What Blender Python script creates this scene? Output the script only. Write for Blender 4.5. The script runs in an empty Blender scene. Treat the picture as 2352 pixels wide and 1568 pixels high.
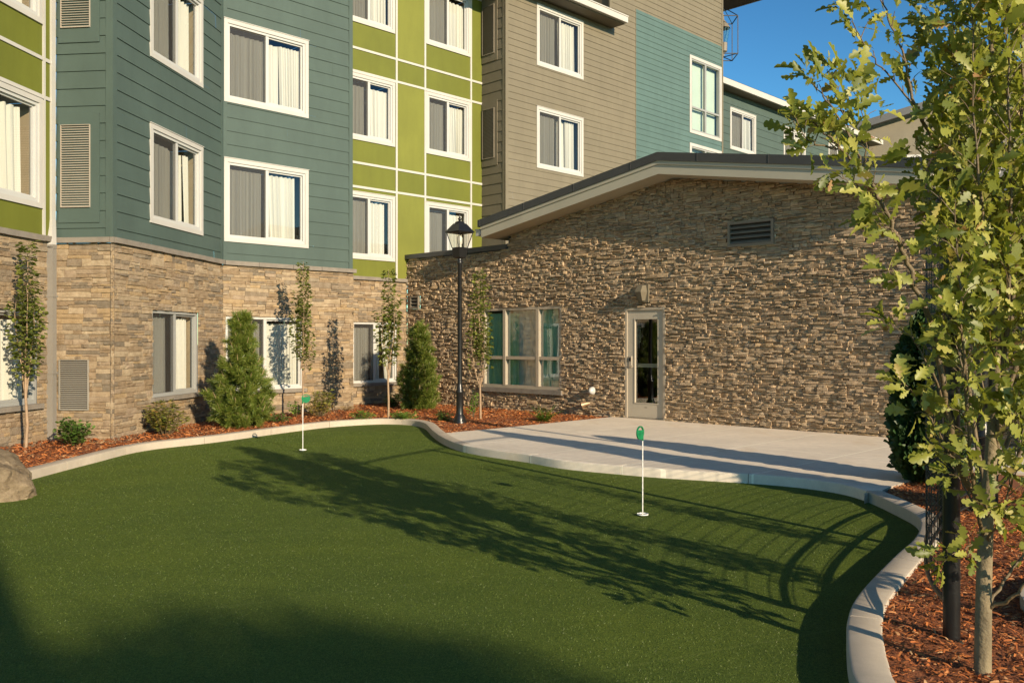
import bpy, math, random
import numpy as np
from mathutils import Vector, noise as mnoise
from mathutils.geometry import tessellate_polygon

# ------------------------------------------------------------------ scene / survey helpers
sc = bpy.context.scene
COL = sc.collection
F, CX, CY, HC = 2050., 1176., 784., 1.51      # focal length etc. of the survey photograph, camera height
R = math.radians
SUN_AZ, SUN_EL = 145.6, 18.6

def gp(x, y, z=0.0):
    d = (HC - z) * F / (y - CY)
    return ((x - CX) / F * d, d)
def q3(x, y, d):
    return ((x - CX) / F * d, d, HC + (CY - y) / F * d)

class Wall:
    def __init__(s, p, d):
        s.p = p; s.d = d; s.n = (d[1], -d[0])
    def u(s, x, w=0):
        r = (x - CX) / F
        px = s.p[0] + w * s.n[0]; py = s.p[1] + w * s.n[1]
        return (r * py - px) / (s.d[0] - r * s.d[1])
    def pt(s, u, w=0):
        return (s.p[0] + u * s.d[0] + w * s.n[0], s.p[1] + u * s.d[1] + w * s.n[1])
    def __call__(s, u, w, z):
        q = s.pt(u, w); return (q[0], q[1], z)
def hv(a):
    a = R(a); return (math.sin(a), math.cos(a))
dD = hv(44.5); dH = (dD[1], -dD[0]); dC = hv(6.5)
_h = Wall((2.26, 17.8), dH)
H = Wall(_h.pt(_h.u(935)), dH)
Ew = Wall(H.p, dD)
D = Wall(Ew.pt(0, 1.0), dD)
UD1 = D.u(809); UD0 = D.u(511)
C = Wall(D.pt(UD0), dC)
UC0 = C.u(258)
B = Wall(C.pt(UC0), (dC[1], -dC[0]))
UB0 = B.u(128)
A = Wall(B.pt(UB0), dC)
UE1 = Ew.u(1107)
Fw = Wall(Ew.pt(UE1), dH)
UF1 = Fw.u(1161)
G = Wall(Fw.pt(UF1), dD)
UG1 = G.u(1660)
J = Wall(G.pt(0, -1.1), dD)

# ------------------------------------------------------------------ mesh builder
def wloc(o):
    v = Vector((0, 0, 0))
    while o is not None:
        v += o.location; o = o.parent
    return v

class MB:
    def __init__(s):
        s.v = []; s.f = []; s.m = []
    def add(s, vs, fs, m=0):
        b = len(s.v); s.v.extend(vs)
        for f in fs:
            s.f.append(tuple(i + b for i in f)); s.m.append(m)
    def quad(s, a, b, c, d, m=0):
        s.add([a, b, c, d], [(0, 1, 2, 3)], m)
    def box(s, fr, u0, u1, w0, w1, z0, z1, m=0):
        vs = [fr(u, w, z) for z in (z0, z1) for w in (w0, w1) for u in (u0, u1)]
        s.add(vs, [(0, 2, 3, 1), (4, 5, 7, 6), (0, 1, 5, 4), (2, 6, 7, 3), (0, 4, 6, 2), (1, 3, 7, 5)], m)
    def tube(s, pts, rad, n=6, m=0, cap=True):
        P = [Vector(p) for p in pts]; k = len(P)
        rr = rad if isinstance(rad, (list, tuple)) else [rad] * k
        t = (P[1] - P[0]).normalized()
        a = t.orthogonal().normalized(); vs = []
        for i in range(k):
            if i == 0: t = P[1] - P[0]
            elif i == k - 1: t = P[-1] - P[-2]
            else: t = P[i + 1] - P[i - 1]
            t.normalize()
            a = (a - t * a.dot(t))
            if a.length < 1e-6: a = t.orthogonal()
            a.normalize(); b = t.cross(a)
            for j in range(n):
                q = 2 * math.pi * j / n
                vs.append(tuple(P[i] + (a * math.cos(q) + b * math.sin(q)) * rr[i]))
        fs = []
        for i in range(k - 1):
            for j in range(n):
                j2 = (j + 1) % n
                fs.append((i * n + j, i * n + j2, (i + 1) * n + j2, (i + 1) * n + j))
        if cap:
            fs.append(tuple(range(n - 1, -1, -1))); fs.append(tuple((k - 1) * n + j for j in range(n)))
        s.add(vs, fs, m)
    def lathe(s, prof, n, c, rot=0.0, m=0):
        vs = []; k = len(prof)
        for r, z in prof:
            for j in range(n):
                q = rot + 2 * math.pi * j / n
                vs.append((c[0] + r * math.cos(q), c[1] + r * math.sin(q), c[2] + z))
        fs = []
        for i in range(k - 1):
            for j in range(n):
                j2 = (j + 1) % n
                fs.append((i * n + j, i * n + j2, (i + 1) * n + j2, (i + 1) * n + j))
        fs.append(tuple(range(n - 1, -1, -1))); fs.append(tuple((k - 1) * n + j for j in range(n)))
        s.add(vs, fs, m)
    def build(s, name, mats, parent=None, smooth=None):
        me = bpy.data.meshes.new(name)
        o = bpy.data.objects.new(name, me); COL.objects.link(o)
        off = Vector((0, 0, 0))
        if parent is not None:
            o.parent = parent; off = wloc(parent)
        elif getattr(s, 'origin', None):
            off = Vector(s.origin); o.location = off
        ox, oy, oz = off
        me.from_pydata([(x - ox, y - oy, z - oz) for x, y, z in s.v], [], s.f)
        if not isinstance(mats, (list, tuple)): mats = [mats]
        for q in mats: me.materials.append(q)
        if len(mats) > 1: me.polygons.foreach_set('material_index', s.m)
        if smooth is not None:
            me.polygons.foreach_set('use_smooth', [True] * len(me.polygons))
            me.set_sharp_from_angle(angle=R(smooth))
        me.update()
        return o

def np_mesh(name, V, Fc, mats, parent=None, loc=None, smooth=False, midx=None):
    me = bpy.data.meshes.new(name); o = bpy.data.objects.new(name, me); COL.objects.link(o)
    V = np.asarray(V, dtype=np.float32)
    if parent is not None:
        o.parent = parent; V = V - np.array(wloc(parent), dtype=np.float32)
    elif loc is not None:
        o.location = loc; V = V - np.array(loc, dtype=np.float32)
    Fc = np.asarray(Fc, dtype=np.int32); m, k = Fc.shape
    me.vertices.add(len(V)); me.vertices.foreach_set('co', V.ravel())
    me.loops.add(m * k); me.loops.foreach_set('vertex_index', Fc.ravel())
    me.polygons.add(m); me.polygons.foreach_set('loop_start', np.arange(m, dtype=np.int32) * k)
    me.polygons.foreach_set('loop_total', np.full(m, k, dtype=np.int32))
    if not isinstance(mats, (list, tuple)): mats = [mats]
    for q in mats: me.materials.append(q)
    if midx is not None: me.polygons.foreach_set('material_index', np.asarray(midx, dtype=np.int32))
    if smooth: me.polygons.foreach_set('use_smooth', np.ones(m, dtype=bool))
    me.update(calc_edges=True); me.validate()
    return o

def scatter(tv, tf, pos, dirs, nrm, scl):
    """copies of a template (x side, y along, z normal) at many places"""
    pos = np.asarray(pos, float); d = np.asarray(dirs, float); n = np.asarray(nrm, float); scl = np.asarray(scl, float)
    d /= np.linalg.norm(d, axis=1, keepdims=True) + 1e-9
    n = n - d * (n * d).sum(1, keepdims=True); n /= np.linalg.norm(n, axis=1, keepdims=True) + 1e-9
    x = np.cross(d, n)
    tv = np.asarray(tv, float)
    if scl.ndim == 1: scl = np.repeat(scl[:, None], 3, 1)
    t = tv[None] * scl[:, None, :]
    V = t[:, :, 0:1] * x[:, None] + t[:, :, 1:2] * d[:, None] + t[:, :, 2:3] * n[:, None] + pos[:, None]
    k = len(tv); tf = np.asarray(tf)
    Fa = tf[None] + (np.arange(len(pos)) * k)[:, None, None]
    return V.reshape(-1, 3), Fa.reshape(-1, tf.shape[1])

def tag(o, label=None, cat=None, group=None, kind=None):
    if label: o['label'] = label
    if cat: o['category'] = cat
    if group: o['group'] = group
    if kind: o['kind'] = kind
    return o
def thing(name, loc, label, cat, group=None):
    o = bpy.data.objects.new(name, None); COL.objects.link(o); o.location = loc
    o.empty_display_size = .2
    return tag(o, label, cat, group)

# ------------------------------------------------------------------ materials
class NT:
    def __init__(s, name):
        s.mat = bpy.data.materials.new(name); s.mat.use_nodes = True
        s.t = s.mat.node_tree; s.t.nodes.clear()
        s.out = s.n('ShaderNodeOutputMaterial')
    def n(s, typ, **kw):
        x = s.t.nodes.new(typ)
        for k, v in kw.items():
            if k.startswith('_'): setattr(x, k[1:], v)
            else: x.inputs[k.replace('__', ' ')].default_value = v
        return x
    def l(s, a, b): s.t.links.new(a, b)
    def math(s, op, a, b=None):
        x = s.n('ShaderNodeMath', _operation=op)
        for i, q in enumerate((a, b)):
            if q is None: continue
            if isinstance(q, (int, float)): x.inputs[i].default_value = q
            else: s.l(q, x.inputs[i])
        return x.outputs[0]
    def mix(s, fac, a, b, mode='MIX'):
        x = s.n('ShaderNodeMix', _data_type='RGBA', _blend_type=mode)
        for i, q in ((0, fac), (6, a), (7, b)):
            if isinstance(q, (int, float)): x.inputs[i].default_value = q
            elif isinstance(q, (tuple, list)): x.inputs[i].default_value = (*q[:3], 1)
            else: s.l(q, x.inputs[i])
        return x.outputs[2]
    def coord(s): return s.n('ShaderNodeTexCoord').outputs['Object']
    def noise(s, scale, detail=4, rough=.55, vec=None, stretch=None):
        x = s.n('ShaderNodeTexNoise', Scale=scale, Detail=detail, Roughness=rough)
        v = vec or s.coord()
        if stretch:
            m = s.n('ShaderNodeMapping'); m.inputs['Scale'].default_value = stretch
            s.l(v, m.inputs[0]); v = m.outputs[0]
        s.l(v, x.inputs['Vector']); return x.outputs['Fac']
    def ramp(s, fac, stops, interp='LINEAR'):
        x = s.n('ShaderNodeValToRGB'); cr = x.color_ramp; cr.interpolation = interp
        while len(cr.elements) < len(stops): cr.elements.new(.5)
        for e, (p, c) in zip(cr.elements, stops):
            e.position = p; e.color = (*c, 1) if len(c) == 3 else c
        s.l(fac, x.inputs[0]); return x.outputs[0]
    def bump(s, h, strength=.3, dist=.01):
        x = s.n('ShaderNodeBump', Strength=strength, Distance=dist); s.l(h, x.inputs['Height']); return x.outputs[0]
    def pbr(s, col, rough=.6, normal=None, spec=.5, metal=0., out=True, **kw):
        x = s.n('ShaderNodeBsdfPrincipled')
        if isinstance(col, (tuple, list)): x.inputs['Base Color'].default_value = (*col[:3], 1)
        else: s.l(col, x.inputs['Base Color'])
        if isinstance(rough, (int, float)): x.inputs['Roughness'].default_value = rough
        else: s.l(rough, x.inputs['Roughness'])
        x.inputs['Specular IOR Level'].default_value = spec
        x.inputs['Metallic'].default_value = metal
        for k, v in kw.items(): x.inputs[k].default_value = v
        if normal is not None: s.l(normal, x.inputs['Normal'])
        if out: s.l(x.outputs[0], s.out.inputs[0])
        return x.outputs[0]

def sc3(c, k): return tuple(min(1, x * k) for x in c)
def m_simple(name, col, rough=.6, var=.12, scale=3., bump=0., bscale=60., spec=.5, metal=0., stretch=None):
    t = NT(name)
    f = t.noise(scale, 5, .6, stretch=stretch)
    f = t.ramp(f, [(.3, (0, 0, 0)), (.7, (1, 1, 1))])
    c = t.mix(f, sc3(col, 1 - var), sc3(col, 1 + var))
    nm = t.bump(t.noise(bscale, 4), bump, .01) if bump else None
    t.pbr(c, rough, nm, spec, metal)
    return t.mat
def m_stone(name, cols, dark=.55):
    t = NT(name)
    g = t.n('ShaderNodeNewGeometry')
    c = t.ramp(g.outputs['Random Per Island'], cols, 'CONSTANT')
    n1 = t.noise(9, 6, .65); n2 = t.noise(55, 4, .6)
    c = t.mix(t.ramp(n1, [(.35, (0, 0, 0)), (.7, (1, 1, 1))]), t.mix(1., c, (dark, dark * .96, dark * .9), 'MULTIPLY'), c)
    c = t.mix(.35, c, t.ramp(n2, [(.3, (.25, .22, .18)), (.7, (.62, .55, .45))]), 'SOFT_LIGHT')
    h = t.math('ADD', t.noise(28, 6, .7, stretch=(1, 1, 2.2)), t.math('MULTIPLY', n2, .4))
    t.pbr(c, .88, t.bump(h, .9, .012), .25)
    return t.mat
def m_leaf(name, cols, trans=.35, rough=.45, tcol=(.32, .42, .04)):
    t = NT(name)
    g = t.n('ShaderNodeNewGeometry')
    c = t.ramp(g.outputs['Random Per Island'], cols)
    c = t.mix(t.math('MULTIPLY', t.noise(45, 3), .22), c, sc3(cols[0][1], .7))
    p = t.pbr(c, rough, None, .45, out=False)
    tr = t.n('ShaderNodeBsdfTranslucent'); t.l(t.mix(.6, c, tcol), tr.inputs[0])
    mx = t.n('ShaderNodeMixShader'); mx.inputs[0].default_value = trans
    t.l(p, mx.inputs[1]); t.l(tr.outputs[0], mx.inputs[2]); t.l(mx.outputs[0], t.out.inputs[0])
    return t.mat
def m_glass(name, tint=(.93, .95, .94), ior=1.52, k=1.0):
    t = NT(name)
    tr = t.n('ShaderNodeBsdfTransparent'); tr.inputs[0].default_value = (*tint, 1)
    gl = t.n('ShaderNodeBsdfGlossy'); gl.inputs['Roughness'].default_value = 0.0
    gl.inputs[0].default_value = (.95, .97, 1, 1)
    nm = t.bump(t.noise(1.3, 1), .04, .05); t.l(nm, gl.inputs['Normal'])
    g = t.n('ShaderNodeNewGeometry'); dt = t.n('ShaderNodeVectorMath', _operation='DOT_PRODUCT')
    t.l(g.outputs['Incoming'], dt.inputs[0]); t.l(g.outputs['Normal'], dt.inputs[1])
    cs = t.math('ABSOLUTE', dt.outputs['Value'])          # Schlick, the same from both sides of the sheet
    f0 = ((ior - 1) / (ior + 1)) ** 2
    fr = t.math('ADD', t.math('MULTIPLY', t.math('POWER', t.math('SUBTRACT', 1., cs), 5.), 1 - f0), f0)
    mx = t.n('ShaderNodeMixShader'); t.l(t.math('MINIMUM', t.math('MULTIPLY', fr, 1.6 * k), 1.), mx.inputs[0])
    t.l(tr.outputs[0], mx.inputs[1]); t.l(gl.outputs[0], mx.inputs[2]); t.l(mx.outputs[0], t.out.inputs[0])
    return t.mat
def m_screen(name):
    t = NT(name)
    tr = t.n('ShaderNodeBsdfTransparent')
    p = t.pbr((.05, .047, .042), .7, out=False)
    mx = t.n('ShaderNodeMixShader'); mx.inputs[0].default_value = .5
    t.l(tr.outputs[0], mx.inputs[1]); t.l(p, mx.inputs[2]); t.l(mx.outputs[0], t.out.inputs[0])
    return t.mat
def m_curtain(name, col):
    t = NT(name)
    c = t.mix(t.noise(6, 3, stretch=(3, 3, .4)), sc3(col, .93), col)
    p = t.pbr(c, .9, None, .1, out=False)
    tr = t.n('ShaderNodeBsdfTranslucent'); tr.inputs[0].default_value = (*col, 1)
    mx = t.n('ShaderNodeMixShader'); mx.inputs[0].default_value = .1
    t.l(p, mx.inputs[1]); t.l(tr.outputs[0], mx.inputs[2]); t.l(mx.outputs[0], t.out.inputs[0])
    return t.mat
def m_siding(name, col):
    t = NT(name)
    n1 = t.noise(.9, 5, .6); n2 = t.noise(5, 5, .65, stretch=(1, 1, .25))
    c = t.mix(t.ramp(n1, [(.3, (0, 0, 0)), (.72, (1, 1, 1))]), sc3(col, .9), sc3(col, 1.08))
    c = t.mix(t.math('MULTIPLY', t.ramp(n2, [(.42, (0, 0, 0)), (.75, (1, 1, 1))]), .38), c, sc3(col, .74))
    h = t.noise(40, 4, .6, stretch=(1, 1, 8))
    t.pbr(c, .62, t.bump(h, .12, .004), .35)
    return t.mat

M = {}
M['teal'] = m_siding('teal_paint', (.071, .103, .088))
M['teal_b'] = m_siding('pale_teal_paint', (0.092, 0.151, 0.138))
M['green'] = m_siding('lime_stucco', (.138, .150, .019))
M['green2'] = m_siding('lime_stucco_light', (.182, .19, .03))
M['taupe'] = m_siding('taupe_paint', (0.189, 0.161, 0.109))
M['taupe_d'] = m_siding('darker_taupe', (0.163, 0.138, 0.095))  # darker copy of taupe; also carries the shade of side and set-back walls
M['white'] = m_simple('white_trim_paint', (0.510, 0.484, 0.440), .5, .05, 2.)
M['vinyl'] = m_simple('white_vinyl_frame', (0.510, 0.502, 0.475), .35, .03, 2.)
M['tanvinyl'] = m_simple('grey_window_frame', (0.317, 0.317, 0.299), .4, .05, 2.)
M['alu'] = m_simple('aluminium_frame', (0.493, 0.422, 0.330), .38, .06, 5., metal=.25)
M['door'] = m_simple('door_paint', (0.493, 0.431, 0.339), .4, .05, 1.6)
M['pipe'] = m_simple('taupe_pipe_paint', (0.238, 0.216, 0.185), .5, .06, 1.5)
M['black'] = m_simple('black_metal', (.012, .012, .012), .3, .2, 8., .15, 90.)
M['darkm'] = m_simple('dark_metal_flashing', (.055, .055, .055), .45, .12, 4.)
M['fascia'] = m_simple('taupe_fascia_paint', (.46, .42, .325), .55, .06, 1.2)
M['louver'] = m_simple('bronze_louver', (.20, .17, .13), .5, .1, 4.)
M['grille'] = m_simple('pale_grille_metal', (.42, .36, .29), .45, .06, 3.)
M['vent_pale'] = m_simple('pale_vent_metal', (.34, .315, .27), .45, .06, 3.)
M['room'] = m_simple('room_lining', (.30, .235, .15), .9, .08, 4.)
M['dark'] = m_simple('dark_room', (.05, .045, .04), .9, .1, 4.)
M['glass'] = m_glass('window_glass')
M['glass_h'] = m_glass('entrance_glass', (.80, .88, .84), 1.7, 1.7)
M['lampglass'] = m_glass('lantern_glass', (.88, .87, .82), 1.5, .8)
M['screen'] = m_screen('insect_screen_mesh')
M['curtain'] = m_curtain('cream_curtain', (.70, .675, .60))
M['curtain_g'] = m_curtain('teal_green_curtain', (.40, .70, .47))
M['sheer'] = m_curtain('grey_sheer', (.74, .72, .64))
M['blind'] = m_simple('pale_green_blind', (.50, .60, .50), .8, .05, 2.)
M['bulb'] = m_simple('frosted_bulb', (.8, .79, .75), .4, .02, 2.)
tanst = [(0, (0.356, 0.272, 0.182)), (.16, (0.414, 0.322, 0.220)), (.3, (0.290, 0.235, 0.174)), (.42, (0.464, 0.373, 0.262)), (.55, (0.323, 0.243, 0.161)),
         (.66, (0.389, 0.305, 0.220)), (.76, (0.240, 0.201, 0.153)), (.84, (0.439, 0.327, 0.199)), (.92, (0.331, 0.276, 0.207))]
M['stone'] = m_stone('tan_ledgestone', tanst, .7)
_mn = tuple(sum(c[i] for _, c in tanst) / len(tanst) for i in range(3))
hst = [(p, tuple(c[i] * .66 + _mn[i] * .34 for i in range(3))) for p, c in tanst]
M['stone_h'] = m_stone('brown_ledgestone', [(p, (min(.62, c[0] * 1.40), min(.53, c[1] * 1.36), min(.44, c[2] * 1.34))) for p, c in hst], .7)
M['mortar'] = m_simple('dark_mortar', (.09, .072, .05), .95, .2, 20.)  # dark mortar backing in the joints between stones
M['cap'] = m_simple('cast_stone_cap', (.22, .19, .155), .85, .15, 6., .5, 70.)
M['mulchbase'] = m_simple('mulch_floor', (.26, .085, .028), .95, .45, 30., 1., 90.)

def m_concrete(name, col, joints=False):
    t = NT(name)
    n1 = t.noise(.7, 6, .6); n2 = t.noise(8, 6, .65); n3 = t.noise(160, 3, .6)
    c = t.mix(t.ramp(n1, [(.3, (0, 0, 0)), (.7, (1, 1, 1))]), sc3(col, .80), sc3(col, 1.06))
    c = t.mix(t.math('MULTIPLY', t.ramp(n2, [(.36, (1, 1, 1)), (.62, (0, 0, 0))]), .4), c, sc3(col, .7))
    c = t.mix(t.math('MULTIPLY', t.ramp(n3, [(.35, (1, 1, 1)), (.5, (0, 0, 0))]), .22), c, sc3(col, .6))
    h = t.math('ADD', t.math('MULTIPLY', n3, .5), t.math('MULTIPLY', t.noise(90, 3, .6, stretch=(1, .12, 1)), .5))
    if joints:
        sx = t.n('ShaderNodeSeparateXYZ'); t.l(t.coord(), sx.inputs[0])
        def lin(d, off):
            a = t.math('ADD', t.math('MULTIPLY', sx.outputs[0], d[0]), t.math('MULTIPLY', sx.outputs[1], d[1]))
            return t.math('SUBTRACT', a, d[0] * H.p[0] + d[1] * H.p[1] + off)
        def line(v, per, wd):
            a = t.math('FRACT', t.math('ADD', t.math('DIVIDE', v, per), .5))
            a = t.math('ABSOLUTE', t.math('SUBTRACT', a, .5))
            return t.math('LESS_THAN', t.math('MULTIPLY', a, per), wd)
        ln = t.math('MAXIMUM', line(lin(dH, 8.12), 1.49, .012), line(lin(H.n, 2.72), 2.75, .010))
        c = t.mix(t.math('MULTIPLY', ln, .6), c, sc3(col, 1.3))
        # rust and damp stains
        st = t.ramp(t.noise(2.2, 4, .6, stretch=(1, .35, 1)), [(.56, (0, 0, 0)), (.72, (1, 1, 1))])
        c = t.mix(t.math('MULTIPLY', st, .35), c, (col[0] * .72, col[1] * .62, col[2] * .48))
    t.pbr(c, .85, t.bump(h, .25, .004), .3)
    return t.mat
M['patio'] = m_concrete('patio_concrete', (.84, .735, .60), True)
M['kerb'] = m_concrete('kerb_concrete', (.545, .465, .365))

def m_turf():
    t = NT('putting_turf')
    n1 = t.noise(.55, 4, .6); n2 = t.noise(150, 4, .75); n3 = t.noise(48, 4, .75)
    c = t.mix(t.ramp(n2, [(.4, (0, 0, 0)), (.6, (1, 1, 1))]), (.045, .080, .010), (.14, .188, .031))
    c = t.mix(t.ramp(n3, [(.38, (0, 0, 0)), (.64, (.7, .7, .7))]), c, t.mix(1., c, (.55, .66, .5), 'MULTIPLY'))
    c = t.mix(t.ramp(n1, [(.35, (0, 0, 0)), (.65, (1, 1, 1))]), c, t.mix(1., c, (1.3, 1.2, .95), 'MULTIPLY'))
    sc_ = t.noise(2.6, 5, .62, stretch=(.5, 1.4, 1)); c = t.mix(t.ramp(sc_, [(.42, (0, 0, 0)), (.66, (.55, .55, .55))]), c, t.mix(1., c, (.74, .80, .72), 'MULTIPLY'))
    sx = t.n('ShaderNodeSeparateXYZ'); t.l(t.coord(), sx.inputs[0])
    v = t.math('ADD', t.math('MULTIPLY', sx.outputs[0], -.42), t.math('MULTIPLY', sx.outputs[1], .91))
    pan = t.math('FRACT', t.math('DIVIDE', v, 1.9)); flo = t.math('FLOOR', t.math('DIVIDE', v, 1.9))
    alt = t.math('MULTIPLY', t.math('FRACT', t.math('MULTIPLY', flo, .618)), .22)
    c = t.mix(alt, c, t.mix(1., c, (.72, .78, .7), 'MULTIPLY'))        # rolls of turf; the sheen of their turned nap is painted as tone
    seam = t.math('LESS_THAN', pan, .012); c = t.mix(t.math('MULTIPLY', seam, .16), c, (.19, .23, .06))
    h = t.math('ADD', n2, t.math('MULTIPLY', n3, .6))
    t.pbr(c, .8, t.bump(h, .8, .012), .2)
    return t.mat
M['turf'] = m_turf()
M['blade'] = m_leaf('turf_fibre', [(0, (.04, .07, .008)), (.35, (.085, .125, .016)), (.75, (.125, .17, .025)), (.995, (.165, .21, .04)), (1, (.28, .27, .13))], .2, .5)
M['chips'] = m_leaf('bark_chips', [(0, (.10, .04, .018)), (.2, (.25, .075, .02)), (.55, (.50, .145, .032)), (.85, (.62, .215, .055)), (1, (.64, .40, .2))], .0, .8)
M['bark'] = m_simple('oak_bark', (.205, .16, .092), .85, .4, 14., .9, 45., stretch=(1, 1, .35))
M['barkd'] = m_simple('branch_bark', (.13, .092, .046), .6, .35, 20., .6, 60., stretch=(1, 1, .3))
M['barks'] = m_simple('sapling_bark', (.34, .23, .14), .7, .2, 20., .3, 60.)
M['oakleaf'] = m_leaf('oak_leaf', [(0, (.085, .115, .016)), (.35, (.22, .245, .04)), (.8, (.43, .42, .09)), (.955, (.48, .44, .12)), (.98, (.45, .24, .11)), (1, (.42, .22, .12))], .38, .45, (.50, .52, .05))  # random leaf tones; the dark end also stands for back-shadowed leaves
M['saplingleaf'] = m_leaf('sapling_leaf', [(0, (.09, .12, .022)), (.5, (.18, .21, .042)), (1, (.30, .31, .08))], .28, .4)
M['needle'] = m_leaf('pine_needle', [(0, (.07, .12, .016)), (.5, (.15, .20, .028)), (1, (.30, .31, .07))], .22, .4)
M['arbor'] = m_leaf('arborvitae_spray', [(0, (.014, .04, .012)), (.6, (.03, .075, .02)), (1, (.06, .11, .025))], .15, .5)
M['shrubd'] = m_leaf('shrub_leaf_dark', [(0, (0.049, 0.105, 0.020)), (.6, (0.105, 0.182, 0.035)), (1, (0.168, 0.238, 0.056))], .2, .35)
M['shruby'] = m_leaf('shrub_leaf_yellow', [(0, (0.126, 0.140, 0.028)), (.5, (0.238, 0.238, 0.049)), (.85, (0.364, 0.308, 0.070)), (1, (0.420, 0.210, 0.070))], .25, .4)
M['fern'] = m_leaf('fern_leaf', [(0, (0.084, 0.196, 0.021)), (.6, (0.168, 0.308, 0.042)), (1, (0.280, 0.364, 0.070))], .3, .4)
M['straw'] = m_leaf('dry_grass', [(0, (.35, .24, .12)), (1, (.5, .37, .2))], .2, .7)
M['rock'] = m_stone('boulder_rock', [(0, (.31, .245, .165)), (1, (.31, .245, .165))], .5)
M['flag'] = m_simple('green_plastic', (.012, .20, .075), .35, .1, 10.)
M['rod'] = m_simple('white_rod', (.82, .80, .76), .4, .02, 10.)
M['soil'] = m_simple('dry_ground', (.16, .14, .09), .95, .3, .3, .4, 12.)
M['brass'] = m_simple('brass_outlet', (.33, .22, .13), .4, .15, 20., metal=.4)

# ------------------------------------------------------------------ wall construction
def cells(u0, u1, z0, z1, ops, zb=()):
    zs = {z0, z1}
    for o in ops:
        for z in o[2:4]:
            if z0 < z < z1: zs.add(z)
    for z in zb:
        if z0 < z < z1: zs.add(z)
    zs = sorted(zs); out = []
    for a, b in zip(zs, zs[1:]):
        if b - a < 1e-5: continue
        m = (a + b) / 2
        cut = sorted((max(o[0], u0), min(o[1], u1)) for o in ops if o[2] < m < o[3] and o[1] > u0 and o[0] < u1)
        x = u0
        for c0, c1 in cut:
            if c0 > x + 1e-5: out.append((x, c0, a, b))
            x = max(x, c1)
        if x < u1 - 1e-5: out.append((x, u1, a, b))
    return out
def siding(mb, W, u0, u1, z0, z1, ops, course=.275, zoff=0., lap=.014, w=0., m=0):
    k0 = math.floor((z0 - zoff) / course) - 1
    zb = [zoff + course * k for k in range(k0, int((z1 - zoff) / course) + 2)]
    for a, b, c, d in cells(u0, u1, z0, z1, ops, zb):
        k = math.floor(((c + d) / 2 - zoff) / course); base = zoff + k * course
        wb = w + lap * (1 - (c - base) / course); wt = w + lap * (1 - (d - base) / course)
        rj = random.Random(k * 7919 + int(u0 * 100)); xj = a - rj.uniform(0, 3.); cutp = [a]
        while xj < b:
            xj += rj.choice((2.4, 3.6, 3.6))
            if a + .15 < xj < b - .15: cutp.append(xj)
        cutp.append(b)
        for q in range(len(cutp) - 1):
            xa = cutp[q]; xb = cutp[q + 1]; jw_ = rj.uniform(0, .0035)
            mb.quad(W(xa, wb + jw_, c), W(xb, wb + jw_, c), W(xb, wt + jw_, d), W(xa, wt + jw_, d), m)
        if c - base < 1e-4:
            mb.quad(W(a, w - .004, c), W(b, w - .004, c), W(b, wb + .0045, c), W(a, wb + .0045, c), m)
def flat(mb, W, u0, u1, z0, z1, ops, w=0., m=0):
    for a, b, c, d in cells(u0, u1, z0, z1, ops):
        mb.quad(W(a, w, c), W(b, w, c), W(b, w, d), W(a, w, d), m)
def stones(mb, W, u0, u1, z0, z1, ops, seed, depth=.045, ztop=None, mback=1, fine=1.):
    rg = random.Random(seed)
    for a, b, c, d in cells(u0, u1, z0, z1, ops):
        if ztop is None: mb.quad(W(a, -.012, c), W(b, -.012, c), W(b, -.012, d), W(a, -.012, d), mback)
        else:
            n = max(1, int((b - a) / .4))
            for i in range(n):
                x0 = a + (b - a) * i / n; x1 = a + (b - a) * (i + 1) / n
                t0 = min(d, ztop(x0)); t1 = min(d, ztop(x1))
                if t0 > c and t1 > c: mb.quad(W(x0, -.012, c), W(x1, -.012, c), W(x1, -.012, t1), W(x0, -.012, t0), mback)
    z = z0
    while z < z1 - .02:
        bh = min(rg.uniform(.15, .20) * (fine if fine == 1 else .68), z1 - z)
        if z1 - z - bh < .05: bh = z1 - z
        u = u0 - rg.uniform(0, .5)
        while u < u1:
            pl = rg.uniform(.32, .62) * fine
            nr = rg.choice((2, 2, 3, 3, 3, 4) if fine == 1 else (2, 3, 3, 3, 4, 4))
            hs = [rg.uniform(.6, 1.5) for _ in range(nr)]; s = sum(hs); zz = z
            for h in hs:
                h = h / s * bh
                nsp = rg.choice((1, 2, 2, 3)) if h < .07 else rg.choice((1, 1, 2, 2))
                ws = [rg.uniform(.5, 1.5) for _ in range(nsp)]; ss = sum(ws); x = u
                for wv in ws:
                    wv = wv / ss * pl
                    put_stone(mb, W, x, x + wv, zz, zz + h, u0, u1, ops, rg, depth, ztop)
                    x += wv
                zz += h
            u += pl
        z += bh
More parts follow.
